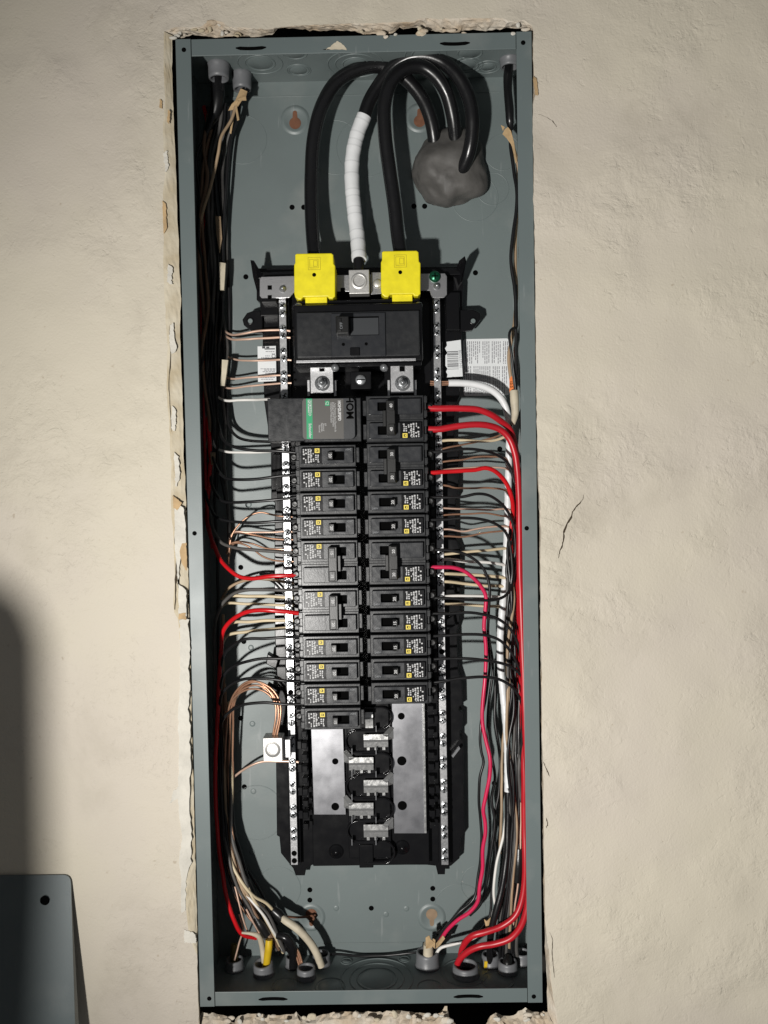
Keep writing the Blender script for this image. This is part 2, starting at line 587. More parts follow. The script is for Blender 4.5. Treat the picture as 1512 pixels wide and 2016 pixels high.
top_i = [(340, 70), (358, 74), (380, 68), (400, 72), (440, 76), (470, 70), (500, 73), (538, 68), (545, 57), (560, 55), (600, 59), (650, 60), (698, 61), (712, 68), (740, 66), (770, 65), (785, 55), (820, 55), (850, 61), (900, 63), (930, 59), (960, 62), (1000, 57), (1030, 57), (1049, 63)]
right_o = [(1050, 62), (1050, 110), (1051, 125), (1054, 160), (1056, 185), (1050, 200)] + [(U0R(v) + g, v) for v, g in ((230, 1), (300, 2), (400, 1), (500, 2), (600, 1.5), (700, 2), (800, 2), (900, 3), (960, 4), (1000, 8), (1040, 8), (1080, 6), (1150, 5), (1250, 4), (1350, 5), (1450, 5), (1550, 6), (1650, 6), (1750, 6), (1820, 6), (1845, 9), (1870, 13), (1900, 15), (1950, 18))] + [(1096, 2000), (1102, 2040)]
right_i = [(1049, 63)] + [(U0R(v) + g, v) for v, g in ((150, 1), (230, 0.5), (300, 1), (400, 0.5), (500, 1), (600, 1), (700, 1), (800, 1), (900, 1.5), (960, 2), (1000, 4), (1040, 5), (1080, 4), (1150, 3), (1250, 3), (1350, 3), (1450, 3), (1550, 4), (1650, 4), (1750, 4), (1820, 4), (1845, 5), (1870, 5), (1900, 7), (1950, 8))] + [(1078, 1992)]
bot_o = [(392, 2040), (500, 2036), (700, 2042), (900, 2044), (1102, 2040)]
bot_i = [(394, 2000), (402, 1994), (430, 1997), (447, 1998), (452, 2012), (462, 2012), (470, 1999), (500, 1995), (540, 2000), (572, 1998), (585, 1992), (590, 2002), (615, 2004), (640, 1996), (660, 1992), (700, 1993), (760, 1992), (800, 1991), (830, 1993), (850, 1998), (868, 1992), (876, 1982), (884, 1984), (888, 2012), (905, 2022), (940, 2022), (955, 2016), (962, 1998), (975, 1992), (990, 2000), (1010, 1998), (1024, 1990), (1032, 1982), (1040, 1990), (1060, 1994), (1078, 1992)]
sides_def = {'left': (left_o, left_i, 150, 'raw_edge'), 'top': (top_o, top_i, 110, 'gypsum'), 'right': (right_o, right_i, 150, 'gypsum'), 'bottom': (bot_o, bot_i, 110, 'gypsum')}
SD = {}
for k, (o_, i_, n, m_) in sides_def.items():
    SD[k] = (chain(o_, n, 1.1 if k != 'right' else 0.6, hash(k) % 1 + len(k)), chain(i_, n, 1.5 if k in ('top', 'bottom') else 0.7, len(k) + 11), m_)
loop = [(p[0], p[1]) for p in SD['top'][0]] + [(p[0], p[1]) for p in SD['right'][0][1:]] + [(p[0], p[1]) for p in SD['bottom'][0][::-1][1:]] + [(p[0], p[1]) for p in SD['left'][0][::-1][1:-1]]
inner = [at(u, v, WY) for u, v in loop]
outer = [Vector((-0.95, WY, 0.95)), Vector((0.95, WY, 0.95)), Vector((0.95, WY, -0.95)), Vector((-0.95, WY, -0.95))]
flat = lambda L: [Vector((p.x, p.z, 0)) for p in L]
tris = tessellate_polygon([flat(outer), flat(inner)])
wall = tag(MB().add(outer + inner, tris).build('wall', 'wall'), 'rough cream painted plaster wall around the open panel', None, None, 'structure')
for k, (o_, i_, m_) in SD.items():
    mb = MB()
    r = random.Random(3 + len(k))
    n = len(o_)
    jj, dq = (0.15, 0.30) if k == 'left' else (0.4, 0.8) if k == 'right' else (0.7, 1.0)
    rows = [[at(u, v, WY) for u, v in o_]]
    for f, dy in ((0.15, 0.0008), (0.3, 0.003), (0.5, 0.006), (0.7, 0.009), (0.85, 0.012), (1.0, 0.0145)):
        rows.append([at(a[0] + (b[0] - a[0]) * f + r.gauss(0, jj), a[1] + (b[1] - a[1]) * f + r.gauss(0, jj), WY + dy * dq + r.gauss(0, 0.0009 * jj)) for a, b in zip(o_, i_)])
    vs = [p for row in rows for p in row]
    mb.add(vs, [(a * n + i, a * n + i + 1, (a + 1) * n + i + 1, (a + 1) * n + i) for a in range(len(rows) - 1) for i in range(n - 1)])
    mb.build('plaster_edge', m_, wall)


def blob(mb, c, sx, sy, sz, seed, rough=0.35, sub=2):
    r = random.Random(seed)
    bm = bmesh.new()
    bmesh.ops.create_icosphere(bm, subdivisions=sub, radius=1.0)
    dirs = [(Vector((r.gauss(0, 1), r.gauss(0, 1), r.gauss(0, 1))).normalized(), r.uniform(-rough, rough)) for _ in range(9)]
    vs = []
    for p in bm.verts:
        s = 1.0
        for d, a in dirs:
            s += a * max(0, p.co.normalized().dot(d)) ** 3
        vs.append(Vector(c) + Vector((p.co.x * sx * s, p.co.y * sy * s, p.co.z * sz * s)))
    bm.verts.index_update()
    mb.add(vs, [[q.index for q in f.verts] for f in bm.faces], False)
    bm.free()


r = random.Random(21)
spots = []
for i in range(34):
    u = r.uniform(330, 470) if i < 16 else r.choice([r.uniform(700, 790), r.uniform(840, 1040), r.uniform(826, 834)])
    spots.append((u, r.uniform(56, 72), r.uniform(2.0, 5.5)))
spots += [(418, 44, 8), (430, 48, 6), (412, 52, 5), (1020, 48, 5), (1034, 58, 5), (345, 62, 6), (340, 75, 4)]
for i in range(46):
    u = r.uniform(398, 1075)
    if 888 < u < 958: continue
    spots.append((u, r.uniform(1996, 2012), r.uniform(2.5, 7)))
for i, (u, v, s) in enumerate(spots):
    mb = MB()
    c = at(u, v, WY + 0.002 + r.uniform(-0.001, 0.004))
    s *= 0.00055
    blob(mb, c, s * r.uniform(0.8, 1.6), s * 0.6, s * r.uniform(0.6, 1.1), i + 50, 0.5)
    mb.build('plaster_chunk', r.choice(['gypsum', 'gypsum', 'compound', 'raw_edge']), wall)


def patch(name, m_, px, y, th, parent, jit=1.0, seed=0, n=60):
    loopx = chain(px + [px[0]], n, jit, seed)[:-1]
    return MB().pprism([(a, b) for a, b in loopx], y - th, y).build(name, m_, parent)


# taped joint, torn paper and old cracks beside the opening
patch('joint_compound', 'compound', [(352, 1222), (372, 1218), (374, 1300), (373, 1400), (375, 1500), (372, 1600), (378, 1640), (376, 1700), (368, 1720), (366, 1790), (357, 1800), (356, 1720), (352, 1700), (356, 1640), (350, 1560), (353, 1480), (350, 1400), (355, 1320)], WY - 0.0002, 0.0008, wall, 1.6, 5, 150)
for sd_, px_ in enumerate(([(322, 300), (329, 296), (331, 330), (325, 340)], [(330, 520), (340, 528), (338, 560), (329, 556)], [(334, 640), (341, 634), (346, 690), (338, 700), (333, 670)], [(338, 800), (347, 806), (345, 850), (339, 846)], [(342, 890), (352, 900), (354, 950), (346, 960)])):
    patch('joint_compound', 'compound', px_, WY - 0.0003, 0.0006, wall, 1.6, 30 + sd_, 34)
patch('joint_compound', 'compound', [(362, 1830), (384, 1838), (386, 1858), (362, 1856)], WY - 0.0002, 0.0006, wall, 1.2, 6)
patch('joint_compound', 'compound', [(345, 1575), (353, 1560), (352, 1545), (340, 1558), (334, 1582)], WY - 0.0002, 0.0004, wall, 1.5, 8, 40)
patch('torn_paper', 'compound', [(344, 990), (362, 1000), (366, 1080), (356, 1085), (350, 1150), (366, 1160), (368, 1216), (352, 1212), (349, 1130), (344, 1060)], WY - 0.0006, 0.001, wall, 1.2, 9, 80)
for seed, px in ((1, [(340, 975), (358, 990), (350, 1005), (342, 1000)]), (2, [(358, 1070), (367, 1068), (368, 1125), (358, 1110), (354, 1090)]), (3, [(352, 1208), (366, 1206), (366, 1220), (352, 1219)]), (4, [(319, 395), (326, 400), (329, 450), (322, 460)]), (5, [(1050, 150), (1057, 155), (1060, 190), (1053, 185)]), (6, [(315, 195), (320, 200), (319, 214), (313, 210)]), (7, [(331, 215), (335, 220), (333, 245), (329, 240)])):
    patch('torn_paper', 'kraft', px, WY - 0.0016, 0.0005, wall, 0.8, seed, 30)


def crack(px, wpx, seed):
    r = random.Random(seed)
    a, b = [], []
    pts = chain(px, max(8, len(px) * 4), 0.7, seed)
    n = len(pts)
    for i, (u, v) in enumerate(pts):
        f = math.sin(math.pi * (i + 0.3) / n) ** 0.6 * wpx * r.uniform(0.5, 1.3)
        a.append((u - f / 2, v)); b.append((u + f / 2, v + f * 0.3))
    mb = MB()
    vs = [at(u, v, WY - 0.0003) for u, v in a + b]
    mb.add(vs, [(i, i + 1, n + i + 1, n + i) for i in range(n - 1)])
    mb.build('crack', 'crack', wall)


crack([(1150, 972), (1146, 985), (1136, 996), (1127, 1008), (1125, 1018), (1116, 1030), (1110, 1046), (1109, 1062), (1104, 1082), (1099, 1099)], 3.4, 4)
crack([(1062, 1018), (1085, 1024), (1110, 1036)], 1.6, 5)
crack([(1050, 222), (1070, 228), (1088, 238), (1096, 250)], 2.6, 6)
crack([(1082, 1835), (1088, 1850), (1087, 1880), (1092, 1925)], 2.0, 7)
crack([(347, 1010), (343, 1060), (349, 1085), (346, 1130), (344, 1200)], 5.0, 8)
crack([(333, 640), (336, 700), (332, 760), (337, 850)], 1.6, 9)
crack([(368, 1470), (374, 1540), (372, 1600)], 1.2, 10)
crack([(1070, 1500), (1076, 1515), (1082, 1528)], 2.4, 12)
crack([(1075, 1610), (1078, 1622), (1076, 1630)], 2.4, 13)

cav = tag(MB().add([(-0.95, 0.14, 0.95), (0.95, 0.14, 0.95), (0.95, 0.14, -0.95), (-0.95, 0.14, -0.95)], [(0, 1, 2, 3)]).build('wall_cavity_back', 'cavity'), 'dark back of the wall cavity', None, None, 'structure')

# ================================================================== enclosure
box = thing('panel_enclosure', 'tall open grey steel electrical enclosure set into the plaster wall', 'enclosure')
MB().box(-HW, HW, D, D + 0.0015, -HH, HH).build('back_panel', 'steel_dirty', box)
MB().box(-HW, -HW + 0.0015, 0.0016, D, -HH, HH).build('side_wall', 'steel_dirty', box)
MB().box(HW - 0.0015, HW, 0.0016, D, -HH, HH).build('side_wall', 'steel_dirty', box)
top_w = MB().box(-HW + 0.0015, HW - 0.0015, 0.0016, D, HH - 0.0015, HH).build('top_wall', 'steel_dirty', box)
bot_w = MB().box(-HW + 0.0015, HW - 0.0015, 0.0016, D, -HH, -HH + 0.0015).build('bottom_wall', 'steel_dirty', box)
back_p = [o for o in box.children if o.name.startswith('back_panel')][0]
FL = 0.0155
fl_l = MB().box(-HW, -HW + FL, 0.0, 0.0016, -HH, HH, 0.0004).build('front_flange', 'steel', box)
fl_r = MB().box(HW - FL, HW, 0.0, 0.0016, -HH, HH, 0.0004).build('front_flange', 'steel', box)
fl_t = MB().box(-HW + FL, HW - FL, 0.0010, 0.0026, HH - 0.0168, HH, 0.0004).build('front_flange', 'steel', box)
fl_b = MB().box(-HW + FL, HW - FL, 0.0010, 0.0026, -HH, -HH + 0.0150, 0.0004).build('front_flange', 'steel', box)
for fl, us in ((fl_l, [(362, 98), (383, 1050), (412, 1966)]), (fl_r, [(1030, 84), (1037, 1040), (1051, 1962)])):
    for u, v in us:
        p = at(u, v, 0)
        MB().lathe((p.x, 0.0, p.z), (0, -1, 0), [(0.0024, 0.0), (0.0022, 0.0003), (0.0, 0.0003)], 16).build('screw_hole', 'void', fl)
for fl, u0, v0, u1, v1 in ((fl_t, 464, 91, 524, 97), (fl_t, 866, 82, 925, 88), (fl_b, 509, 1964, 566, 1971), (fl_b, 893, 1959, 951, 1966)):
    mb = MB()
    a, b = at(u0, (v0 + v1) / 2, 0.001), at(u1, (v0 + v1) / 2, 0.001)
    n = 14
    up, dn = [], []
    for i in range(n + 1):
        x = a.x + (b.x - a.x) * i / n
        sag = 0.0009 * math.sin(math.pi * i / n) * (1 if v0 < 500 else -1)
        h = 0.0017 * min(1, 5 * min(i, n - i) / n + 0.3)
        up.append((x, (a.z + b.z) / 2 + h - sag)); dn.append((x, (a.z + b.z) / 2 - h - sag))
    mb.prism(up + dn[::-1], 0.0007, 0.0012)
    mb.build('slot', 'void', fl)
# corner seam gaps and folded edge lines on the back
for s in (1, -1):
    for q in (1, -1):
        z0 = HH - 0.0168 if s > 0 else -HH
        z1 = HH if s > 0 else -HH + 0.015
        MB().box(q * (HW - FL) - 0.0005, q * (HW - FL) + 0.0005, 0.0006, 0.0012, z0, z1).build('corner_seam', 'void', fl_t if s > 0 else fl_b)
for v in (186, 1856):
    z = at(750, v, D).z
    MB().box(-HW + 0.02, HW - 0.02, D - 0.0007, D, z - 0.0005, z + 0.0005, 0.0002).build('pressed_line', 'steel_dirty', back_p)


def ring(mb, c, ax, r, w=0.0005, h=0.0005, n=40):
    mb.lathe(c, ax, [(r - w, 0), (r - w * 0.5, h), (r + w * 0.5, h), (r + w, 0)], n)


def knock(u, v, z, radii, par, disc=True):
    p = onz(u, v, z)
    ax = (0, 0, -1) if z > 0 else (0, 0, 1)
    mb = MB()
    for rr in radii:
        ring(mb, p, ax, rr, 0.0007, 0.0008)
    if disc:
        mb.lathe(p, ax, [(radii[-1] * 0.85, 0.0), (radii[-1] * 0.8, 0.0006), (0.0, 0.0006)], 36)
    mb.build('knockout', 'steel_dirty', par)


ZT, ZB = HH - 0.0015, -HH + 0.0015
for u, v, rr in ((512, 124, (0.024, 0.016)), (588, 138, (0.013, 0.011)), (580, 104, (0.013,)), (700, 126, (0.030, 0.022, 0.014)), (920, 128, (0.017, 0.012)), (925, 104, (0.013,)), (838, 108, (0.022, 0.015)), (960, 132, (0.014, 0.009))):
    knock(u, v, ZT, rr, top_w)
for u, v, rr in ((742, 1927, (0.040, 0.030, 0.022)), (846, 1944, (0.014,)), (796, 1889, (0.006,)), (682, 1893, (0.006,)), (915, 1915, (0.026,)), (560, 1940, (0.014,)), (650, 1942, (0.016,)), (980, 1930, (0.018,))):
    knock(u, v, ZB, rr, bot_w)
for u, v, rr in ((478, 275, (0.027,)), (660, 290, (0.030,)), (935, 390, (0.026, )), (970, 372, (0.018,)), (905, 1790, (0.030,)), (945, 1740, (0.022,)), (505, 1600, (0.032,)), (548, 1750, (0.026,)), (990, 300, (0.02,)), (720, 290, (0.033,))):
    p = at(u, v, D)
    mb = MB()
    for q in rr:
        ring(mb, p, (0, -1, 0), q, 0.0005, 0.00035, 48)
    mb.build('knockout', 'steel_dirty', back_p)
for u, v in ((575, 408), (598, 408), (815, 406), (836, 406), (484, 545), (936, 537), (488, 994), (480, 1263), (474, 1414), (481, 1549), (610, 1752), (610, 1772), (852, 1749), (852, 1770), (731, 1788), (973, 1542), (984, 884), (474, 1117)):
    p = at(u, v, D)
    MB().lathe((p.x, D, p.z), (0, -1, 0), [(0.0030, 0.0), (0.0026, 0.0004), (0.0021, 0.0005)], 16).lathe((p.x, D, p.z), (0, -1, 0), [(0.0022, 0.0003), (0.0, 0.0003)], 16).build('screw_hole', 'void', back_p)
for u, v in ((490, 993), (494, 1275), (497, 1425), (499, 1558), (496, 1677), (662, 1788), (800, 1789), (560, 1280), (760, 1800), (945, 250)):
    p = at(u, v, D)
    MB().lathe((p.x, D, p.z), (0, -1, 0), [(0.0034, 0.0), (0.0024, 0.0007), (0.0008, 0.0005), (0.0, 0.0005)], 16).build('pressed_dimple', 'steel_dirty', back_p)
for u, v, mm_, fl_ in ((581, 236, 'rust', 1), (826, 232, 'rust', 1), (850, 1806, 'wood', -1), (613, 1806, 'rust', -1)):
    p = at(u, v, D)
    mb = MB()
    mb.lathe(p, (0, -1, 0), [(0.0165, 0.0), (0.0145, 0.0012), (0.0125, 0.0016), (0.011, 0.0007), (0.0, 0.0007)], 36)
    e = mb.build('keyhole_emboss', 'steel_dirty', back_p)
    pts = []
    rb, rs = 0.0066, 0.0024
    for i in range(26):
        t = math.radians(115) + math.radians(310) * i / 25
        pts.append((p.x + rb * math.cos(t), p.z - fl_ * 0.004 + fl_ * rb * math.sin(t)))
    for i in range(9):
        t = math.pi * i / 8
        pts.append((p.x + rs * math.cos(t), p.z + fl_ * (0.0075 + rs * math.sin(t))))
    MB().prism(pts, D - 0.0010, D - 0.0004).build('keyhole', mm_, e)
for u, s in ((700, 'LINE'), (778, 'LINE')):
    t = text(s, 0.011, at(u, 386, D - 0.0004), 0, 'steel_dirty', back_p, 'embossed_lettering')
# scuffed plaster smear on the top flange
patch('plaster_smear', 'raw_edge', [(635, 98), (650, 92), (665, 80), (678, 90), (682, 98), (660, 96)], 0.0009, 0.0003, fl_t, 1.0, 4, 40)

# ================================================================== interior (base, bars, bus)
inter = thing('panel_interior', 'black plastic panel interior holding silver terminal bars and bus plates', 'panel interior')
outline = [(505, 528), (905, 525), (912, 560), (909, 650), (905, 780), (895, 800), (893, 880), (903, 890), (903, 975), (897, 985), (898, 1060), (907, 1085), (905, 1225), (900, 1240), (902, 1320), (910, 1345), (911, 1388), (904, 1392), (904, 1398), (911, 1402), (911, 1434), (906, 1440), (906, 1452), (912, 1460), (914, 1640), (907, 1650), (905, 1690), (888, 1705), (877, 1706), (876, 1722), (862, 1722), (858, 1705), (840, 1703), (615, 1703), (603, 1710), (600, 1724), (582, 1724), (577, 1710), (553, 1680), (550, 1648), (545, 1645), (543, 1480), (550, 1420), (545, 1330), (541, 1250), (540, 1150), (541, 990), (534, 985), (533, 880), (520, 790), (517, 700), (517, 600), (505, 590)]
base = MB().pprism(outline, 0.076, 0.0945, 0.0008).build('base', 'plastic', inter)
for px in ([(517, 612), (500, 611), (486, 616), (477, 629), (480, 640), (500, 655), (517, 656)], [(905, 610), (932, 609), (945, 616), (947, 628), (930, 650), (905, 653)]):
    e = MB().pprism(px, 0.070, 0.078, 0.001).build('mounting_ear', 'plastic', base)
    c = at(sum(p[0] for p in px) / len(px) - (4 if px[0][0] < 700 else -4), 632, 0.0698)
    MB().lathe(c, (0, -1, 0), [(0.0042, 0), (0.0036, 0.0006), (0.0026, 0.0004)], 18).build('ear_hole_rim', 'plastic', e)
    MB().lathe(c, (0, -1, 0), [(0.0026, 0.0002), (0, 0.0002)], 16).build('ear_hole', 'steel_dirty', e)
# upright corner fins that throw the pointed shadows
for tri in ([(493, 512, 44), (500, 513, 44), (516, 540, 60), (514, 575, 76), (506, 575, 76), (498, 545, 60)], [(904, 513, 50), (915, 504, 44), (918, 514, 44), (910, 556, 72), (900, 572, 76), (893, 545, 70)]):
    P = [at(u, v, y * mm) for u, v, y in tri]
    n = len(P)
    Q = [p + Vector((0, 0.004, 0)) for p in P]
    MB().add(P + Q, [tuple(range(n)), tuple(range(2 * n - 1, n - 1, -1))] + [(i, (i + 1) % n, n + (i + 1) % n, n + i) for i in range(n)]).build('corner_fin', 'plastic', base)
MB().pbox(498, 532, 908, 545, 0.062, 0.078, 0.001).build('top_rail', 'plastic', base)
MB().pbox(512, 590, 548, 622, 0.060, 0.078, 0.001).build('side_shelf', 'plastic', base)
MB().pbox(514, 585, 545, 596, 0.050, 0.062, 0.001).build('shelf_lip', 'plastic', base)
MB().pbox(878, 575, 905, 650, 0.066, 0.078, 0.001).build('side_shelf', 'plastic', base)
# ribbed deflectors beside the bars
for s, u0, u1, v0, v1 in ((0, 535, 552, 895, 960), (1, 545, 560, 962, 1005)):
    for k in range(7):
        MB().pbox(u0 + k * 2.6, v0, u0 + k * 2.6 + 1.4, v1, 0.064, 0.078).build('rib', 'plastic', base)
for u, v, sgn in ((868, 1112, 1), (872, 1165, 1), (872, 1225, 1), (548, 1300, -1), (548, 1360, -1)):
    a = at(u, v, 0.066)
    MB().prism([(a.x, a.z), (a.x + sgn * 0.012, a.z + 0.008), (a.x + sgn * 0.014, a.z - 0.004), (a.x + sgn * 0.003, a.z - 0.010)], 0.066, 0.078, 0.001).build('gusset', 'plastic', base)
lens = MB().pprism([(889, 1488), (904, 1470), (906, 1474), (892, 1492)], 0.064, 0.068).build('clip_edge', 'pvc', base)
# hook rails either side of the breakers
ROWZ = lambda n: 0.0774 - 0.02495 * n - 0.0000355 * n * n
for s in (-1, 1):
    xr0, xr1 = (0.0665, 0.0780)
    MB().box(s * xr0, s * xr1, 0.058, 0.0765, ROWZ(13.3) - 0.03, ROWZ(-2.6), 0.0008).build('hook_rail', 'plastic', base)
    for k in range(-5, 33):
        z = ROWZ(k / 2.0)
        MB().box(s * (xr0 + 0.0005), s * (xr0 + 0.0065), 0.047, 0.0585, z - 0.0035, z + 0.0035, 0.0006).build('rail_hook', 'plastic', base)
        if k % 2:
            MB().box(s * (xr0 + 0.007), s * (xr0 + 0.0115), 0.051, 0.0585, z - 0.005, z + 0.004, 0.0005).build('rail_hook', 'plastic', base)
# centre tray below the last breakers
MB().pbox(613, 1375, 843, 1704, 0.064, 0.077, 0.0008).build('tray', 'plastic', base)
for u, v in ((662, 1676), (792, 1668)):
    p = at(u, v, 0.064)
    MB().lathe(p, (0, -1, 0), [(0.0085, 0), (0.007, 0.002), (0.0035, 0.0025), (0.003, 0.0045), (0.0, 0.005)], 24).build('tray_boss', 'plastic', base)
MB().pbox(707, 1664, 735, 1709, 0.056, 0.064, 0.001).build('tray_stop', 'plastic', base)
MB().pbox(684, 1380, 768, 1690, 0.0585, 0.066, 0.001).build('centre_spine', 'plastic', base)

# bus plates
bus_l = MB().pprism([(612, 1425), (675, 1425), (681, 1604), (618, 1604)], 0.0580, 0.0600, 0.0003).build('bus_plate', 'bus', inter)
bus_r = MB().pprism([(771, 1380), (836, 1380), (840, 1641), (776, 1641)], 0.0580, 0.0600, 0.0003).build('bus_plate', 'bus', inter)
MB().pbox(833.5, 1380, 837.5, 1640, 0.0560, 0.0580).build('folded_edge', 'chrome', bus_r)  # brighter metal stands in for light caught along the fold
for par, u, v, q in ((bus_l, 660, 1499, 0.0034), (bus_l, 660, 1588, 0.0042), (bus_r, 790, 1410, 0.0037), (bus_r, 791, 1498, 0.0050), (bus_r, 792, 1586, 0.0050)):
    p = at(u, v, 0.0579)
    MB().lathe(p, (0, -1, 0), [(q * 1.05, 0.0), (q, 0.0003), (q * 0.5, 0.0002), (0, 0.0002)], 20).build('bolt_hole', 'void', par)
# stabs and the rounded insulating cups between them
for k, (lv, side) in enumerate(((1416, 1), (1462, -1), (1507, 1), (1552, -1), (1597, 1), (1640, -1), (1682, 1))):
    cu = 741 if side > 0 else 713
    c = at(cu + (lv - 1500) * 0.02, lv, 0.050)
    ins = MB()
    pts_o, pts_i = [], []
    R1, R2, Lx = 0.0128, 0.0114, 0.006
    for i in range(17):
        t = -math.pi / 2 + math.pi * i / 16
        pts_o.append((c.x + side * (Lx + R1 * math.cos(t)), c.z + R1 * math.sin(t)))
        pts_i.append((c.x + side * (Lx + R2 * math.cos(t)), c.z + R2 * math.sin(t)))
    po = [(c.x - side * 0.016, c.z - R1)] + pts_o + [(c.x - side * 0.016, c.z + R1)]
    pi_ = [(c.x - side * 0.016, c.z - R2)] + pts_i + [(c.x - side * 0.016, c.z + R2)]
    n = len(po)
    vs = [(x, 0.0530, z) for x, z in po] + [(x, 0.0526, z) for x, z in pi_] + [(x, 0.064, z) for x, z in po] + [(x, 0.064, z) for x, z in pi_]
    fs = []
    for i in range(n - 1):
        fs += [(i, i + 1, n + i + 1, n + i), (i, i + 1, 2 * n + i + 1, 2 * n + i), (n + i, n + i + 1, 3 * n + i + 1, 3 * n + i)]
    ins.add(vs, fs, True)
    o = ins.build('insulator_cup', 'gloss', inter)
    if k == 6: continue
    # a stab reaching in from the opposite bus plate, with its twisted neck
    u0, u1 = ((716, 764) if side < 0 else (687, 735))
    if k == 0: u0, u1 = 719, 734
    v0 = lv - 15 if k else 1403
    ax0, ax1 = at(u0, lv, 0.05).x, at(u1, lv, 0.05).x
    z = lambda v: at(730, v, 0.05).z
    prof = [(z(v0), 0.0518), (z(v0 + 10.5), 0.0516), (z(v0 + 12.5), 0.0509), (z(v0 + 14.5), 0.0514), (z(v0 + 15.5), 0.0530), (z(v0 + 26), 0.0536), (z(v0 + 28), 0.0560)]
    st = MB()
    n = len(prof)
    st.add([(ax0, y, zz) for zz, y in prof] + [(ax1, y, zz) for zz, y in prof] + [(ax0, y + 0.0012, zz) for zz, y in prof] + [(ax1, y + 0.0012, zz) for zz, y in prof],
           [(i, i + 1, n + i + 1, n + i) for i in range(n - 1)] + [(2 * n + i, 2 * n + i + 1, 3 * n + i + 1, 3 * n + i) for i in range(n - 1)] + [(i, i + 1, 2 * n + i + 1, 2 * n + i) for i in range(n - 1)] + [(n + i, n + i + 1, 3 * n + i + 1, 3 * n + i) for i in range(n - 1)])
    so = st.build('stab', 'chrome', inter)
    if k:
        xs = ax1 if side < 0 else ax0
        d = 1 if side < 0 else -1
        MB().add([(xs - d * 0.006, 0.0515, z(v0 + 1)), (xs - d * 0.001, 0.0500, z(v0 + 5)), (xs + d * 0.0065, 0.0560, z(v0 - 9)), (xs + d * 0.0030, 0.0575, z(v0 - 13))], [(0, 1, 2, 3)]).build('neck', 'chrome', so)
        MB().add([(xs - d * 0.004, 0.0530, z(v0 + 1)), (xs, 0.0530, z(v0 + 12)), (xs + d * 0.006, 0.0575, z(v0 + 12)), (xs + d * 0.006, 0.0575, z(v0 - 8))], [(0, 1, 2, 3)]).build('neck', 'chrome', so)
    for q in (0.18, 0.5, 0.82):
        x = ax0 + (ax1 - ax0) * q
        MB().box(x - 0.0018, x + 0.0018, 0.0545, 0.0590, z(v0 + 33), z(v0 + 27), 0.0004).build('spring_finger', 'chrome', so)
    for q in (-0.004, 0.0225):
        MB().box(at(700, lv, 0.05).x + q - 0.0004, at(700, lv, 0.05).x + q + 0.0004, 0.046, 0.060, z(v0 + 36), z(v0 + 24)).build('guide_pin', 'pvc', o)

# terminal bars and their screws
scr_mb = MB().lathe((0, 0, 0), (0, -1, 0), [(0.0037, -0.001), (0.0037, 0.0009), (0.0033, 0.0013), (0.0012, 0.0012), (0.0, 0.0012)], 18)
scr = scr_mb.mesh('terminal_screw')
scr.materials.append(M['screw'])
sl = MB().box(-0.0034, 0.0034, -0.00150, -0.0009, -0.00065, 0.00065).box(-0.0006, 0.0006, -0.00150, -0.0009, -0.0022, 0.0022).mesh('screw_slot')
sl.materials.append(M['void'])
hole = MB().lathe((0, 0, 0), (0, -1, 0), [(0.0031, 0.0), (0.0028, 0.0003), (0.0024, 0.0001), (0, 0.0001)], 16).mesh('screw_bore')
hole.materials.append(M['void'])
BARX = {-1: -0.0849, 1: 0.0836}
for s in (-1, 1):
    x = BARX[s]
    z0, z1 = (at(577, 1703, 0.058).z, at(559, 580, 0.058).z) if s < 0 else (at(874, 1703, 0.058).z, at(861, 585, 0.058).z)
    bar = MB().box(x - 0.0039, x + 0.0039, 0.0580, 0.0660, z0, z1, 0.0003).build('terminal_bar', 'zinc', inter)
    MB().box(x - 0.0065, x + 0.0065, 0.0662, 0.0768, z0 - 0.004, z1, 0.0006).build('bar_support', 'plastic', bar)
    rr = random.Random(5 + s)
    for n in range(-7, 18):
        zc = ROWZ(n + 0.45)
        for dz in (0.0042, -0.0042):
            zz = zc + dz
            if not (z0 + 0.003 < zz < z1 - 0.003): continue
            if rr.random() < 0.035:
                h = link('screw_bore', hole, bar); h.location = (x, 0.0579, zz); continue
            o = link('terminal_screw', scr, bar)
            o.location = (x + rr.uniform(-0.0003, 0.0003), 0.0580 + rr.uniform(-0.0006, 0.0012), zz)
            a = math.radians(rr.gauss(-45, 22))
            o.rotation_euler = (rr.uniform(-0.10, 0.10), a, rr.uniform(-0.10, 0.10))
            q = link('screw_slot', sl, bar)
            q.location = o.location
            q.rotation_euler = o.rotation_euler

# silver strap across the top, with neutral lug
strap = MB().pprism([(514, 545), (580, 543), (760, 540), (876, 538), (880, 544), (880, 580), (874, 586), (850, 586), (846, 572), (750, 574), (580, 574), (570, 586), (516, 588), (511, 582), (511, 550)], 0.050, 0.053, 0.0004).build('mounting_strap', 'zinc', inter)
for u, v, a in ((531, 566, 4.2), (531, 585, 4.0), (675, 571, 4.5)):
    MB().pbox(u - a, v - a, u + a, v + a, 0.0497, 0.0501).build('square_hole', 'void', strap)
for u, v in ((557, 569), (860, 564)):
    p = at(u, v, 0.050)
    MB().lathe(p, (0, -1, 0), [(0.0040, 0), (0.0038, 0.0010), (0.0026, 0.0018), (0.0022, 0.0050), (0, 0.0056)], 20).build('stud', 'screw', strap)
g = at(856, 545, 0.050)
gs = MB().lathe(g, (0, -1, 0), [(0.0062, 0), (0.0062, 0.002), (0.0045, 0.0038), (0, 0.0042)], 24).build('bonding_screw', 'green_screw', strap)
MB().box(g.x - 0.0035, g.x + 0.0035, g.y - 0.0044, g.y - 0.0040, g.z - 0.0006, g.z + 0.0006).box(g.x - 0.0006, g.x + 0.0006, g.y - 0.0044, g.y - 0.0040, g.z - 0.0035, g.z + 0.0035).build('screw_slot', 'void', gs)
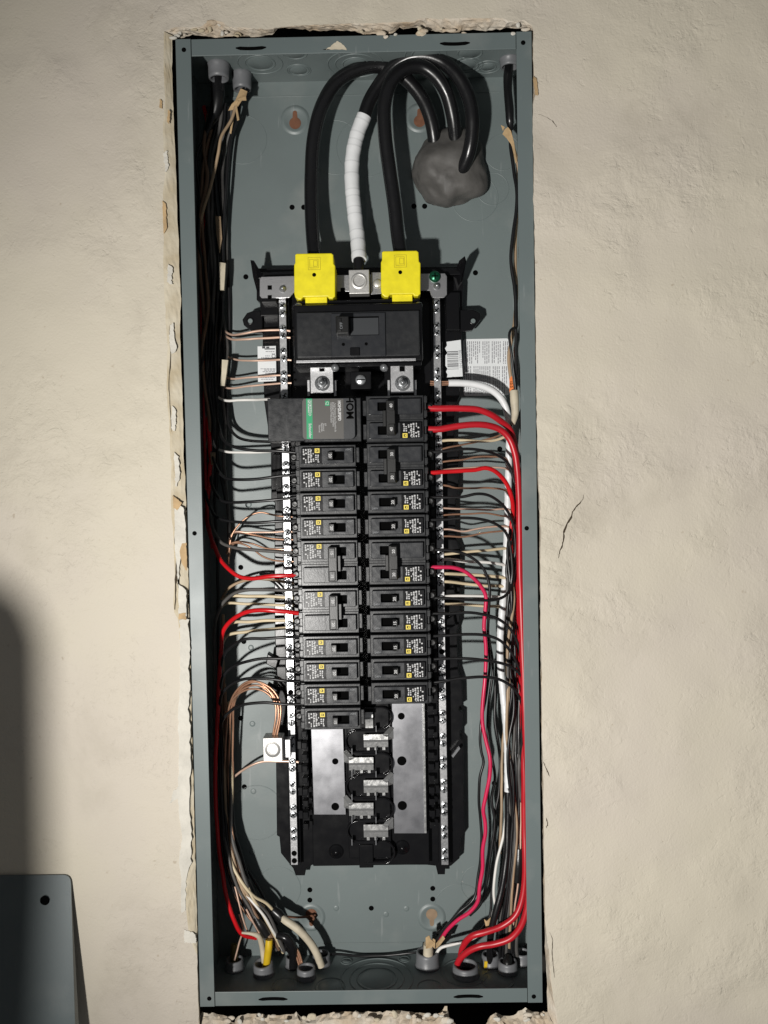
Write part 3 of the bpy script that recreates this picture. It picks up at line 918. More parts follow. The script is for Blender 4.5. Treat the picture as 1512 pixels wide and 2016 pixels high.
MB().pprism([(731, 536), (752, 536), (752, 578), (730, 580)], 0.040, 0.043, 0.0004).build('strap_tab', 'zinc', strap)
p = at(743, 559, 0.040)
MB().lathe(p, (0, -1, 0), [(0.0052, 0), (0.0048, 0.0018), (0.0030, 0.0026), (0, 0.0026)], 22).build('tab_screw', 'alu', strap)
nl = MB().pbox(687, 531, 727, 578, 0.028, 0.050, 0.0006).build('neutral_lug', 'alu', inter)
p = at(707, 553, 0.028)
MB().lathe(p, (0, -1, 0), [(0.0088, 0.0), (0.0086, 0.0004), (0.0078, 0.0003), (0.0072, 0.0007), (0.0056, 0.0006), (0.0054, -0.003), (0.0, -0.004)], 30).build('set_screw', 'alu', nl)

# ================================================================== main breaker
mb_t = thing('main_breaker', 'wide black main breaker with toggle below the two yellow lug covers', 'breaker')
body = MB().pbox(578, 598, 832, 712, 0.012, 0.062, 0.0016).build('body', 'plastic', mb_t)
MB().pbox(585, 590, 826, 602, 0.024, 0.06, 0.001).build('rear_ledge', 'plastic', body)
MB().pbox(584, 613, 826, 702, 0.0075, 0.0125, 0.0010).build('face', 'breaker', mb_t)
f2 = MB().pbox(652, 616, 759, 702, 0.0050, 0.0078, 0.0006).build('centre_plate', 'breaker_face', mb_t)
MB().pbox(687, 623, 746, 660, 0.0048, 0.0052).build('toggle_window', 'void', f2)
w_in = MB().pbox(690, 626, 745, 659, 0.0044, 0.0050).build('toggle_slide', 'slate', f2)
tg = MB()
tg.pbox(661, 622, 687, 657, -0.010, 0.006, 0.0010)
tg.build('toggle', 'handle', mb_t)
MB().pbox(664, 626, 672, 652, -0.0112, -0.0098, 0.0004).build('toggle_grip', 'handle', mb_t)
text('OFF', 0.004, at(672, 641, -0.0114), 90, 'grey_print', mb_t)
MB().pbox(689, 684, 708, 700, 0.0030, 0.0055, 0.0006).build('test_button', 'plastic', f2)
for u, v in ((676, 678), (721, 677)):
    MB().lathe(at(u, v, 0.0049), (0, -1, 0), [(0.0017, 0.0), (0, 0.0)], 12).build('rivet_hole', 'void', f2)
MB().pbox(583, 707, 819, 712.5, 0.0100, 0.0116, 0.0003).build('bottom_trim', 'zinc', body)
MB().pbox(580, 714, 830, 722, 0.020, 0.060, 0.001).build('lower_ledge', 'plastic', body)
for u in (660, 756):
    p = at(u, 724, 0.020)
    MB().lathe(p, (0, -1, 0), [(0.0042, 0), (0.0042, 0.002), (0.0030, 0.004), (0, 0.005)], 20).build('cover_screw', 'screw', body)
for u, v in ((588, 604), (824, 602)):
    p = at(u, v, 0.024)
    MB().lathe(p, (0, -1, 0), [(0.0042, 0), (0.0042, 0.001), (0.0030, 0.0025), (0, 0.0030)], 20).build('cover_screw', 'screw', body)
for u0, u1 in ((611, 656), (769, 814)):
    tp = MB().pbox(u0, 720, u1, 774, 0.036, 0.040, 0.0004).build('bus_terminal', 'zinc', mb_t)
    MB().pbox(u0 - 6, 748, u0 - 1, 780, 0.044, 0.060, 0.0003).build('terminal_leg', 'zinc', tp)
    MB().pbox(u1 + 1, 748, u1 + 6, 780, 0.044, 0.060, 0.0003).build('terminal_leg', 'zinc', tp)
    MB().pbox((u0 + u1) / 2 - 5, 720, (u0 + u1) / 2 + 5, 731, 0.0350, 0.0362).build('terminal_notch', 'void', tp)
    p = at((u0 + u1) / 2 + 1, 755, 0.036)
    MB().lathe(p, (0, -1, 0), [(0.0082, 0), (0.0080, 0.0012), (0.0062, 0.0014), (0.0058, 0.0022)], 28).build('washer', 'screw', tp)
    MB().lathe(p, (0, -1, 0), [(0.0052, 0.002), (0.0052, 0.0060), (0.0044, 0.0066), (0.0026, 0.0066), (0.0024, 0.0110), (0, 0.0116)], 6).build('nut', 'screw', tp)
    MB().lathe(p, (0, -1, 0), [(0.0026, 0.006), (0.0026, 0.0112), (0, 0.0118)], 16).build('stud', 'screw', tp)
cs = MB().pbox(690, 731, 731, 766, 0.030, 0.052, 0.0010).build('centre_post', 'plastic', mb_t)
p = at(710, 748, 0.030)
sc2 = MB().lathe(p, (0, -1, 0), [(0.0055, 0), (0.0055, 0.0014), (0.0046, 0.0022), (0, 0.0024)], 24).build('post_screw', 'screw', cs)
MB().box(p.x - 0.0045, p.x + 0.0045, p.y - 0.0027, p.y - 0.0022, p.z - 0.0005, p.z + 0.0005).build('screw_slot', 'void', cs)

# ================================================================== yellow lug covers
for u0, u1, v0, lab in ((579, 660, 499, 'yellow plastic lug cover with square emblem, between ground strap end and white cable'), (750, 828, 494, 'yellow plastic lug cover with square emblem, beside the green bonding screw')):
    t = thing('lug_cover', lab, 'lug cover', 'yellow lug covers above the main breaker')
    um = (u0 + u1) / 2
    sh = [(u0 + 2, v0 + 2), (u0 + 5, v0), (u1 - 8, v0 - 1), (u1 - 4, v0 + 2), (u1 - 3, v0 + 20), (u1, v0 + 24), (u1, v0 + 84), (u1 - 5, v0 + 89), (u1 - 12, v0 + 89), (u1 - 15, v0 + 85), (u0 + 18, v0 + 86), (u0 + 14, v0 + 91), (u0 + 8, v0 + 91), (u0 + 2, v0 + 86), (u0, v0 + 78), (u0, v0 + 22), (u0 + 2, v0 + 18)]
    MB().pprism(sh, 0.020, 0.048, 0.0012).build('shell', 'yel', t)
    MB().pbox(u0 + 22, v0 + 84, u1 - 16, v0 + 102, 0.0235, 0.027, 0.0006).build('latch_tab', 'yel', t)
    MB().lathe(at(um - 1, v0 + 42, 0.0199), (0, -1, 0), [(0.0021, 0.0), (0.0, 0.0001)], 14).build('probe_hole', 'void', t)
    c = at(um - 1, v0 + 20, 0.0197)

    def sq(mbx, cx, cz, hx, hz, wd, y):
        mbx.box(cx - hx, cx + hx, y, y + 0.0005, cz + hz - wd, cz + hz).box(cx - hx, cx + hx, y, y + 0.0005, cz - hz, cz - hz + wd)
        mbx.box(cx - hx, cx - hx + wd, y, y + 0.0005, cz - hz + wd, cz + hz - wd).box(cx + hx - wd, cx + hx, y, y + 0.0005, cz - hz + wd, cz + hz - wd)
    e = MB()
    sq(e, c.x, c.z, 0.0066, 0.0066, 0.0005, c.y)
    sq(e, c.x - 0.0003, c.z, 0.0047, 0.0047, 0.0005, c.y)
    sq(e, c.x + 0.0012, c.z, 0.0022, 0.0032, 0.0005, c.y)
    e.build('emblem', 'yel_line', t)

# ================================================================== branch breakers
def rects(mbx, L, y):
    for x0, z0, x1, z1 in L:
        mbx.add([(x0, y, z0), (x1, y, z0), (x1, y, z1), (x0, y, z1)], [(0, 1, 2, 3)])


def frame_prism(mbx, x0, x1, z0, z1, hx0, hx1, hz0, hz1, y0, y1):
    o_ = [(x0, z0), (x1, z0), (x1, z1), (x0, z1)]
    i_ = [(hx0, hz0), (hx1, hz0), (hx1, hz1), (hx0, hz1)]
    vs = [(x, y0, z) for x, z in o_] + [(x, y0, z) for x, z in i_] + [(x, y1, z) for x, z in o_] + [(x, y1, z) for x, z in i_]
    fs = []
    for k in range(4):
        j = (k + 1) % 4
        fs += [(k, j, 4 + j, 4 + k), (k, j, 8 + j, 8 + k), (4 + k, 4 + j, 12 + j, 12 + k)]
    e = 0.0005
    mbx.add(vs, fs)


def share(mbx, name, m_, bev=0.0):
    me = mbx.mesh(name)
    if bev:
        bm = bmesh.new()
        bm.from_mesh(me)
        bmesh.ops.bevel(bm, geom=list(bm.edges), offset=bev, segments=1, profile=0.5, affect='EDGES', clamp_overlap=True)
        bm.to_mesh(me)
        bm.free()
    me.materials.append(M[m_])
    return me


mmx = lambda *a: [k * mm for k in a]
# body with stepped ends (terminal end at -X, hub end at +X of this local frame)
b_ = MB()
b_.box(-0.0660, -0.0058, 0.0160, 0.0215, -0.0118, 0.0113, 0.0007)
b_.box(-0.0690, -0.0058, 0.0205, 0.0560, -0.0121, 0.0117, 0.0004)
b_.box(-0.0700, -0.0655, 0.0185, 0.0300, 0.0035, 0.0105, 0.0006)
b_.box(-0.0700, -0.0655, 0.0185, 0.0300, -0.0112, -0.0042, 0.0006)
b_.box(-0.0062, -0.0022, 0.0185, 0.0420, -0.0075, 0.0085, 0.0006)
BODY = share(b_, 'body', 'breaker')
e_ = MB()
frame_prism(e_, -0.0632, -0.0086, -0.0083, 0.0082, -0.0350, -0.0180, -0.0046, 0.0040, 0.0112, 0.0165)
ESC = share(e_, 'escutcheon', 'breaker_face', 0.0005)
w_ = MB().box(-0.0352, -0.0178, 0.0156, 0.0159, -0.0048, 0.0042)
WELL = share(w_, 'handle_well', 'void')
h_ = MB()
h_.add([(-0.0350, 0.0155, -0.0042), (-0.0290, 0.0155, -0.0042), (-0.0290, 0.0155, 0.0038), (-0.0350, 0.0155, 0.0038), (-0.0348, 0.0040, -0.0038), (-0.0298, 0.0030, -0.0038), (-0.0298, 0.0030, 0.0034), (-0.0348, 0.0040, 0.0034)],
       [(0, 1, 2, 3), (4, 5, 6, 7), (0, 1, 5, 4), (1, 2, 6, 5), (2, 3, 7, 6), (3, 0, 4, 7)])
h_.box(-0.0346, -0.0335, 0.0030, 0.0042, -0.0036, 0.0032, 0.0002)
HANDLE = share(h_, 'handle', 'handle')
r = random.Random(99)
p_ = MB()
L = []
for x0, z_top, n, ln in ((-0.0610, 0.0072, 4, 2.4), (-0.0586, 0.0072, 3, 2.2), (-0.0560, 0.0074, 3, 2.2), (-0.0534, 0.0060, 4, 2.0), (-0.0508, 0.0030, 4, 1.5), (-0.0482, 0.0012, 3, 1.9), (-0.0458, 0.0012, 3, 2.2)):
    z = z_top
    while z > -0.0066:
        h = r.uniform(0.8, ln) * mm
        wdt = r.uniform(0.9, 2.0) * mm
        if r.random() < 0.80:
            L.append((x0, max(-0.0076, z - h), x0 + wdt, z))
        z -= h + r.uniform(0.3, 0.9) * mm
rects(p_, L, 0.01095)
for i in range(14):
    t0, t1 = 2 * math.pi * i / 14, 2 * math.pi * (i + 1) / 14
    cx, cz = -0.0535, 0.0058
    p_.add([(cx + q * math.cos(t), 0.0109, cz + q * math.sin(t)) for t, q in ((t0, 0.0017), (t1, 0.0017), (t1, 0.0012), (t0, 0.0012))], [(0, 1, 2, 3)])
PRINT = share(p_, 'rating_print', 'white_print')
lb_ = MB().box(-0.0625, -0.0412, 0.01115, 0.0113, -0.0079, 0.0078)
LABEL = share(lb_, 'rating_label', 'plastic')
lg_ = MB()
x0, x1, z0, z1 = -0.0486, -0.0436, 0.0030, 0.0077
a = 0.0011
for bx in ((x0, x1, z1 - a, z1), (x0, x1, z0, z0 + a), (x0, x0 + a, z0 + a, z1 - a), (x1 - a, x1, z0 + a, z1 - a), (x0 + 0.0016, x1 - 0.0022, z0 + 0.0016, z1 - 0.0016)):
    lg_.box(bx[0], bx[1], 0.01088, 0.0112, bx[2], bx[3])
LOGO = share(lg_, 'square_emblem', 'logo_yel')
ts_ = MB().lathe((-0.0725, 0.030, -0.0003), (0, -1, 0), [(0.0042, 0), (0.0042, 0.002), (0.0030, 0.0032), (0.0018, 0.0030), (0, 0.0030)], 18)
TSCREW = share(ts_, 'terminal_screw', 'handle')
tb_ = MB().box(-0.0765, -0.0685, 0.0320, 0.0500, -0.0060, 0.0060, 0.0006)
TBLOCK = share(tb_, 'terminal', 'plastic')
# plain pole of a two-pole breaker
pn_ = MB().box(-0.0620, -0.0405, 0.0108, 0.0114, -0.0078, 0.0068, 0.0002)
PANEL = share(pn_, 'blank_panel', 'breaker_face')
t_ = MB()
hz = 0.02495
t_.box(-0.0362, -0.0268, 0.0015, 0.0118, -hz - 0.0060, 0.0052, 0.0008)
t_.box(-0.0268, -0.0232, 0.0050, 0.0118, -hz + 0.004, -0.004, 0.0006)
t_.box(-0.0352, -0.0290, 0.0000, 0.0020, -0.0062, 0.0040, 0.0004).box(-0.0352, -0.0290, 0.0000, 0.0020, -hz - 0.0050, -hz + 0.0050, 0.0004)
TIE = share(t_, 'handle_tie', 'handle')
jn_ = MB().box(-0.0655, -0.0062, 0.0165, 0.0200, -hz + 0.0105, -0.0112)
JOIN = share(jn_, 'joint_strip', 'breaker')


def pole(t, n_off, label=True, handle=True):
    z = -n_off * hz
    for nm, me in (('body', BODY), ('escutcheon', ESC), ('handle_well', WELL), ('terminal', TBLOCK), ('terminal_screw', TSCREW)):
        o = link(nm, me, t); o.location = (0, 0, z)
    if handle:
        o = link('handle', HANDLE, t); o.location = (0, 0, z)
    if label:
        for nm, me in (('rating_label', LABEL), ('rating_print', PRINT), ('square_emblem', LOGO)):
            o = link(nm, me, t); o.location = (0, 0, z)
    else:
        o = link('blank_panel', PANEL, t); o.location = (0, 0, z)


def number(t, s, x, y, z, size=0.0042):
    text(s, size, (x, y, z), -90, 'white_print', t, 'rating_numeral', bold=0.0001)


def single(n, amp, label, right=False):
    t = thing('circuit_breaker', label, 'breaker', 'single-pole breakers in the panel', (0, 0, ROWZ(n)))
    pole(t, 0)
    number(t, amp, -0.0322, 0.0028, -0.0003)
    text('240V', 0.0030, (-0.0135, 0.0110, 0.0062), 180, 'grey_print', t, 'voltage_print')
    if right: t.rotation_euler = (0, math.pi, 0)
    return t


def double(n, amp, label, right=False):
    nn = n if not right else n + 1
    t = thing('double_breaker', label, 'breaker', 'two-pole breakers in the panel', (0, 0, ROWZ(nn)))
    pole(t, 0, True, False)
    pole(t, 1, False, False)
    link('handle_tie', TIE, t)
    link('joint_strip', JOIN, t)
    number(t, amp, -0.0321, -0.0002, -0.0008)
    number(t, amp, -0.0321, -0.0002, -hz)
    if right: t.rotation_euler = (0, math.pi, 0)
    return t


ordn = ['first', 'second', 'third', 'fourth']
for n in range(4):
    single(n, '20', 'black breaker marked 20, %s below the surge protector' % ordn[n])
double(4, '15', 'two-pole breaker marked 15 with tied handle, fed by a red wire')
double(6, '20', 'two-pole breaker marked 20 between the pair marked 15 and single breakers')
for n in range(8, 11):
    single(n, '20', 'black breaker marked 20, %s below the two-pole beside cream neutral wires' % ordn[n - 8])
single(11, '15', 'lowest black breaker, marked 15, just above the bare bus plate')
double(-2, '40', 'two-pole breaker marked 40 fed by two thick red wires', True)
double(0, '30', 'two-pole breaker marked 30 just below the one marked 40', True)
single(2, '20', 'black breaker marked 20, first below the two-pole marked 30', True)
single(3, '20', 'black breaker marked 20, second below the two-pole marked 30', True)
double(4, '20', 'two-pole breaker marked 20 fed by a crimson wire', True)
single(6, '20', 'black breaker marked 20, directly below the two-pole with crimson wire', True)
single(7, '15', 'black breaker marked 15, upper of two below the crimson-fed two-pole', True)
single(8, '15', 'black breaker marked 15, lower of two below the crimson-fed two-pole', True)
single(9, '20', 'black breaker marked 20, second from bottom above the long bus plate', True)
single(10, '20', 'black breaker marked 20, bottom of the column above the long bus plate', True)

# ================================================================== surge protector
sp = thing('surge_protector', 'black surge protector module with green striped label above the breakers', 'surge protector')
MB().pbox(527, 784, 600, 869, 0.0130, 0.056, 0.0008).build('housing', 'breaker', sp)
MB().pbox(598, 784, 711, 870, 0.0150, 0.056, 0.0008).build('housing', 'breaker', sp)


def rrect(u0, v0, u1, v1, rad, y, n=6):
    pts = []
    a, b = at(u0, (v0 + v1) / 2, y).x, at(u1, (v0 + v1) / 2, y).x
    c, d = at((u0 + u1) / 2, v1, y).z, at((u0 + u1) / 2, v0, y).z
    for cx, cz, s in ((b - rad, d - rad, 0), (a + rad, d - rad, 1), (a + rad, c + rad, 2), (b - rad, c + rad, 3)):
        for i in range(n + 1):
            t = math.pi / 2 * (s + i / n)
            pts.append((cx + rad * math.cos(t), cz + rad * math.sin(t)))
    return pts


MB().prism(rrect(594, 784, 699, 865.5, 0.0045, 0.0085), 0.0085, 0.0155, 0.0006).build('cover_plate', 'spd_plate', sp)
lab = MB().pprism([(598, 785), (676, 785), (677, 864), (600, 864), (596, 860), (595, 790)], 0.00835, 0.0087).build('printed_label', 'spd_label', sp)
MB().pprism([(602.5, 784.8), (614.5, 784.8), (616, 864.2), (604, 864.2)], 0.00825, 0.00835).build('green_stripe', 'green', lab)
MB().pprism([(606, 787), (613, 787), (613.5, 813), (606.5, 813)], 0.00815, 0.00825).build('name_plate', 'white_print', lab)
text('SQUARE', 0.0036, at(609.7, 800, 0.0080), -90, 'green', lab, bold=0.0001)
text('D', 0.0036, at(610, 816.5, 0.0080), -90, 'white_print', lab, bold=0.0001)
text('Schneider', 0.0040, at(610.5, 848, 0.0080), -90, 'white_print', lab, bold=0.0001, squash=0.95)
text('HOM2UPSPD', 0.0042, at(668, 808.5, 0.0080), -90, 'white_print', lab, bold=0.0002, squash=0.86)
for i, (s, v0) in enumerate((('Surge Protective Device Dispositivo de', 823), ('Protecteur contre Surtensions', 817), ('Transitoires Protecciones', 813))):
    text(s, 0.0030, at(660 - i * 3.9, v0 - 1, 0.0080), -90, 'white_print', lab, squash=0.62 if i == 0 else 0.68)
for i, (s, u, v) in enumerate((('kA', 641, 836), ('Nominal', 637, 841), ('Nominale', 633.5, 841), ('Nominal', 629, 844))):
    text(s, 0.0028, at(u, v, 0.0080), -90, 'white_print', lab, squash=0.8)
MB().pbox(640, 789, 648.5, 799, 0.0080, 0.00835).build('check_mark_box', 'green', lab)
text('Q', 0.0048, at(644.2, 794, 0.0079), -90, 'white_print', lab)
text('HOM', 0.0105, at(688, 802, 0.0080), -90, 'void', sp, 'raised_lettering', bold=0.0003)

# ================================================================== stickers
def marks(mbx, u0, v0, u1, v1, y, seed, vertical=True, gap=3.9, wd=1.7):
    """lines of small words"""
    r = random.Random(seed)
    u = u0
    while u < u1:
        v = v0
        end = v1 - (r.uniform(0, (v1 - v0) * 0.5) if r.random() < 0.25 else 0)
        while v < end - 2:
            h = r.uniform(2.5, 9)
            a = [at(u, v, y), at(u + wd, v, y), at(u + wd, min(end, v + h), y), at(u, min(end, v + h), y)]
            if not vertical: pass
            mbx.add(a, [(0, 1, 2, 3)])
            v += h + r.uniform(0.8, 1.8)
        u += gap if r.random() < 0.88 else gap * 1.7


inst = MB().prism(rrect(912, 667, 1003, 779, 0.003, D - 0.0004), D - 0.0006, D - 0.0002).build('instruction_sticker', 'paper')
tag(inst, 'large white sticker of fine rotated print inside the enclosure', 'sticker')
tm = MB()
marks(tm, 916, 672, 1000, 716, D - 0.0007, 4)
marks(tm, 914, 721, 1000, 776, D - 0.0007, 5)
tm.build('fine_print', 'fine_print', inst)
bc = MB().pprism([(879, 673), (907, 669), (911, 741), (880, 743), (881, 737), (878, 732), (881, 726), (877, 720), (877, 700), (881, 695), (876, 686), (880, 680)], 0.0735, 0.0738).build('barcode_sticker', 'paper')
tag(bc, 'torn white barcode sticker on the black plastic beside fine print', 'sticker')
bm_ = MB()
r = random.Random(12)
v = 691.0
while v < 727:
    h = r.choice([0.5, 0.7, 1.0, 1.6])
    bm_.add([at(880 + (v - 691) * 0.03, v + 0.9, 0.0734), at(902 + (v - 691) * 0.03, v, 0.0734), at(902 + (v - 691) * 0.03, v + h, 0.0734), at(880 + (v - 691) * 0.03, v + h + 0.9, 0.0734)], [(0, 1, 2, 3)])
    v += h + r.choice([0.6, 0.9, 1.4, 2.0])
bm_.build('barcode', 'dark_print', bc)
text('80216-573-01', 0.0042, at(906, 707, 0.0733), -87, 'fine_print', bc, squash=0.85)
cert = MB().pprism([(507, 682), (543, 681), (544, 750), (508, 752)], 0.0735, 0.0738).build('rating_sticker', 'paper')
tag(cert, 'small white rating sticker behind the bare copper ground wires', 'sticker')
MB().pbox(516, 682, 522, 686, 0.0731, 0.0735).pbox(524, 682.5, 530, 685.5, 0.0731, 0.0735).pbox(521, 686, 541, 688, 0.0731, 0.0735).build('header_print', 'dark_print', cert)
mk = MB()
for v, u0, u1 in ((691.5, 523, 541), (696, 535, 541), (700, 522, 531), (703.5, 514, 530), (725.5, 513, 542), (728, 520, 542), (731, 517, 542), (734, 522, 542), (742.5, 512, 541), (746, 514, 538)):
    u = u0
    r = random.Random(int(v))
    while u < u1:
        h = r.uniform(2, 6)
        mk.add([at(u, v, 0.0733), at(min(u1, u + h), v, 0.0733), at(min(u1, u + h), v + 1.5, 0.0733), at(u, v + 1.5, 0.0733)], [(0, 1, 2, 3)])
        u += h + 1
mk.build('fine_print', 'fine_print', cert)
ring_ = MB()
ring_.lathe(at(538.5, 701, 0.0733), (0, -1, 0), [(0.0021, 0), (0.0021, 0.0001), (0.0016, 0.0001), (0.0016, 0)], 20)
ring_.build('round_mark', 'dark_print', cert)

# ================================================================== service cables and putty
ca = thing('service_cable', 'thick black service cable looping into the yellow cover above the toggle', 'cable', 'thick looping service cables')
wire_mb([(620, 512, 40), (616, 470, 50), (613, 410, 57), (613, 345, 60), (618, 270, 59), (634, 208, 57), (664, 160, 56), (706, 136, 57), (744, 130, 59), (775, 138, 61), (804, 160, 63), (830, 192, 66), (845, 225, 69), (854, 265, 75), (857, 310, 86)], 15.0, 20).build('jacket', 'w_cable', ca)
cc = thing('service_cable', 'thick black service cable looping to the yellow cover by the green screw', 'cable', 'thick looping service cables')
wire_mb([(790, 505, 40), (784, 470, 45), (776, 400, 46), (766, 330, 44), (758, 265, 42), (757, 205, 40), (770, 160, 39), (796, 135, 40), (828, 131, 43), (856, 148, 46), (878, 180, 52), (891, 225, 60), (896, 265, 70), (897, 310, 84)], 15.0, 20).build('jacket', 'w_cable', cc)
cb = thing('service_cable', 'thick black service cable with long white tape looping down to the neutral lug', 'cable', 'thick looping service cables')
wire_mb([(716, 232, 63), (727, 200, 62), (746, 168, 60), (772, 135, 56), (806, 114, 50), (845, 112, 46), (880, 128, 45), (908, 160, 45), (926, 205, 47), (930, 255, 51), (922, 305, 60), (906, 342, 74), (900, 360, 86)], 15.0, 20).build('jacket', 'w_cable', cb)
wire_mb([(706, 545, 40), (706, 505, 46), (704, 480, 54)], 12.0, 18).build('stripped_end', 'w_cable', cb)
# the tape: overlapped turns read as shallow steps
P = [at(u, v, y * mm) for u, v, y in [(707, 512, 45), (704, 470, 55), (698, 420, 61), (693, 360, 64), (694, 310, 65), (703, 265, 64), (717, 228, 63)]]
pts, _ = spline(P, 0.0008)
acc = 0
rad = []
for i, p in enumerate(pts):
    if i: acc += (p - pts[i - 1]).length
    q = acc / 0.0125 + 0.35 * math.sin(acc * 90) + 0.2 * math.sin(acc * 231)
    rad.append(0.0079 + 0.00035 * (q % 1.0) + 0.0001 * math.sin(acc * 400))
MB().tube(pts, rad, 22).build('white_tape', 'tape', cb)

pt = MB()
c = at(881, 338, D)
bm = bmesh.new()
bmesh.ops.create_icosphere(bm, subdivisions=5, radius=1.0)
rr = random.Random(17)
lumps = [(Vector((rr.gauss(0, 1), -abs(rr.gauss(0, 0.8)), rr.gauss(0, 1))).normalized(), rr.uniform(-0.11, 0.15), rr.uniform(5, 22)) for _ in range(34)]
for d_, a_, k_ in ((Vector((0.35, -0.3, 0.9)), 0.20, 10), (Vector((-0.2, -0.3, 0.9)), 0.18, 12), (Vector((0.95, -0.2, -0.2)), 0.15, 9)):
    lumps.append((d_.normalized(), a_, k_))
for p in bm.verts:
    n_ = p.co.normalized()
    s = 1.0
    for d_, a_, k_ in lumps:
        s += a_ * math.exp(k_ * (n_.dot(d_) - 1))
    s += 0.07 * mnoise.noise(n_ * 2.6 + Vector((3, 1, 7))) - 0.05 * abs(mnoise.noise(n_ * 3.6)) + 0.010 * mnoise.noise(n_ * 9)
    p.co = Vector((c.x + n_.x * 0.0385 * s, min(D - 0.0002, c.y + n_.y * 0.034 * s), c.z - 0.002 + n_.z * 0.0385 * s))
bm.verts.index_update()
pt.add([p.co for p in bm.verts], [[q.index for q in f.verts] for f in bm.faces], True)
bm.free()
tag(pt.build('putty_seal', 'putty'), 'lump of dark grey putty sealing the service cable entry', 'putty')

# ================================================================== bushings
def bushing(u, v, rad, h, label, top=False, tilt=(0, 0)):
    z = ZT if top else ZB
    p = onz(u, v, z)
    t = thing('conduit_bushing', label, 'bushing', 'grey plastic conduit bushings', p)
    ax = Vector((tilt[0], tilt[1], -1 if top else 1))
    MB().lathe((0, 0, 0), ax, [(rad * 1.02, 0), (rad * 1.06, h * 0.12), (rad * 0.98, h * 0.2), (rad * 0.96, h * 0.8), (rad * 0.92, h), (rad * 0.76, h * 1.02), (rad * 0.72, h * 0.9), (rad * 0.72, 0.0)], 32).build('collar', 'pvc', t)
    MB().lathe((0, 0, 0), ax, [(rad * 0.73, h * 0.25), (0, h * 0.25)], 24).build('bore', 'void', t)
    return t


bushing(462, 1908, 0.0105, 0.012, 'grey conduit bushing in the enclosure corner under the olive yellow cable')
bushing(520, 1918, 0.0115, 0.014, 'grey conduit bushing holding the yellow sheathed cable', tilt=(-0.05, -0.1))
bushing(577, 1903, 0.0085, 0.012, 'small grey conduit bushing behind the bare copper strands')
bushing(603, 1925, 0.0105, 0.012, 'grey conduit bushing holding the bare copper strands')
bushing(633, 1898, 0.0105, 0.012, 'grey conduit bushing holding the cream sheathed cable')
bushing(842, 1902, 0.0135, 0.017, 'grey conduit bushing with torn paper around a cream sheath')
bushing(917, 1920, 0.0150, 0.012, 'wide grey conduit bushing under the two thick red wires')
bushing(966, 1900, 0.0105, 0.013, 'grey conduit bushing behind the thick red wires, next to the widest')
bushing(1000, 1914, 0.0110, 0.013, 'grey conduit bushing wrapped in scraps of black tape')
bushing(1028, 1896, 0.0100, 0.013, 'grey conduit bushing in the corner behind the black tape scraps')
bushing(430, 126, 0.0115, 0.016, 'grey conduit bushing at the top above the fat black cable', True)
bushing(476, 144, 0.0105, 0.018, 'grey conduit bushing at the top above torn kraft paper', True)
bushing(1003, 116, 0.0105, 0.009, 'grey conduit bushing at the top above the crinkled black cable', True)

# ================================================================== wires beside the surge protector column
GL = 'wires in the gutter beside the surge protector'
GR = 'wires in the gutter beside the thick red wires'
oL = ['first', 'second', 'third', 'fourth']


def up(u, v, y, x_top, y_top=84):
    """run up the gutter to the bushings"""
    out = [(u - 8, v - 22, y + 12), (u - 12, v - 45, 74)]
    y = 74
    k = v - 45
    while k > 330:
        k -= 130
        f = (v - k) / max(1.0, v - 230)
        out.append((u - 14 + (x_top - u + 14) * f + RND.uniform(-9, 9), k, y + (y_top - y) * min(1, f) + RND.uniform(-6, 6)))
    out.append((x_top, 210, y_top))
    return out


def down(u, v, y, x_mid, end, y_mid=60):
    out = [(u - 5, v + 22, y + 12), (u - 6, v + 45, 76)]
    y = 76
    k = v + 45
    while k < 1480:
        k += 120
        f = (k - v) / (1640.0 - v)
        out.append((u - 8 + (x_mid - u + 8) * f + RND.uniform(-5, 5), k, y + (y_mid - y) * min(1, f) ** 2 + RND.uniform(-5, 5)))
    return out + end


END_A = [(452, 1700, 58), (478, 1760, 56), (515, 1812, 58), (545, 1850, 66), (575, 1880, 70), (577, 1900, 70)]
END_B = [(446, 1690, 62), (466, 1760, 60), (500, 1815, 58), (520, 1850, 60), (524, 1900, 60)]
END_C = [(460, 1690, 66), (492, 1750, 62), (530, 1795, 62), (552, 1815, 66)]


def jit(L, s):
    return [(u + RND.uniform(-s, s), v + RND.uniform(-s, s), y + RND.uniform(-3, 3)) for u, v, y in L]


bk = 3.3
for n, px, xt in ((0, [(585, 891, 30), (550, 888, 30), (500, 886, 34), (462, 880, 40), (440, 866, 48)], 428),
                  (1, [(585, 934, 30), (550, 937, 29), (510, 942, 32), (470, 944, 38), (440, 939, 48), (428, 925, 54)], 418),
                  (2, [(586, 979, 30), (550, 983, 29), (500, 988, 32), (460, 989, 40), (438, 986, 48), (424, 970, 56)], 412),
                  (3, [(587, 1025, 30), (550, 1026, 29), (500, 1029, 32), (460, 1027, 40), (425, 1017, 50), (415, 1000, 56)], 422)):
    wire('black_wire', 'black wire feeding the %s breaker below the surge protector' % oL[n], px + up(px[-1][0], px[-1][1], px[-1][2], xt), bk, 'w_black', GL)
px = [(590, 1089, 30), (550, 1087, 29), (500, 1083, 32), (460, 1078, 40), (436, 1068, 48), (424, 1050, 56)]
wire('black_wire', 'dark grey wire feeding the upper pole of the two-pole marked 15', px + up(424, 1050, 56, 408), bk + 0.4, 'w_grey', GL)
px = [(590, 1132, 30), (560, 1133, 28), (530, 1135, 29), (495, 1139, 34), (470, 1134, 38), (450, 1120, 42), (434, 1102, 48), (420, 1070, 58)]
wire('red_wire', 'bright red wire sagging into the pole of the two-pole marked 15', px + up(420, 1070, 58, 402), 4.6, 'w_red2', GL)
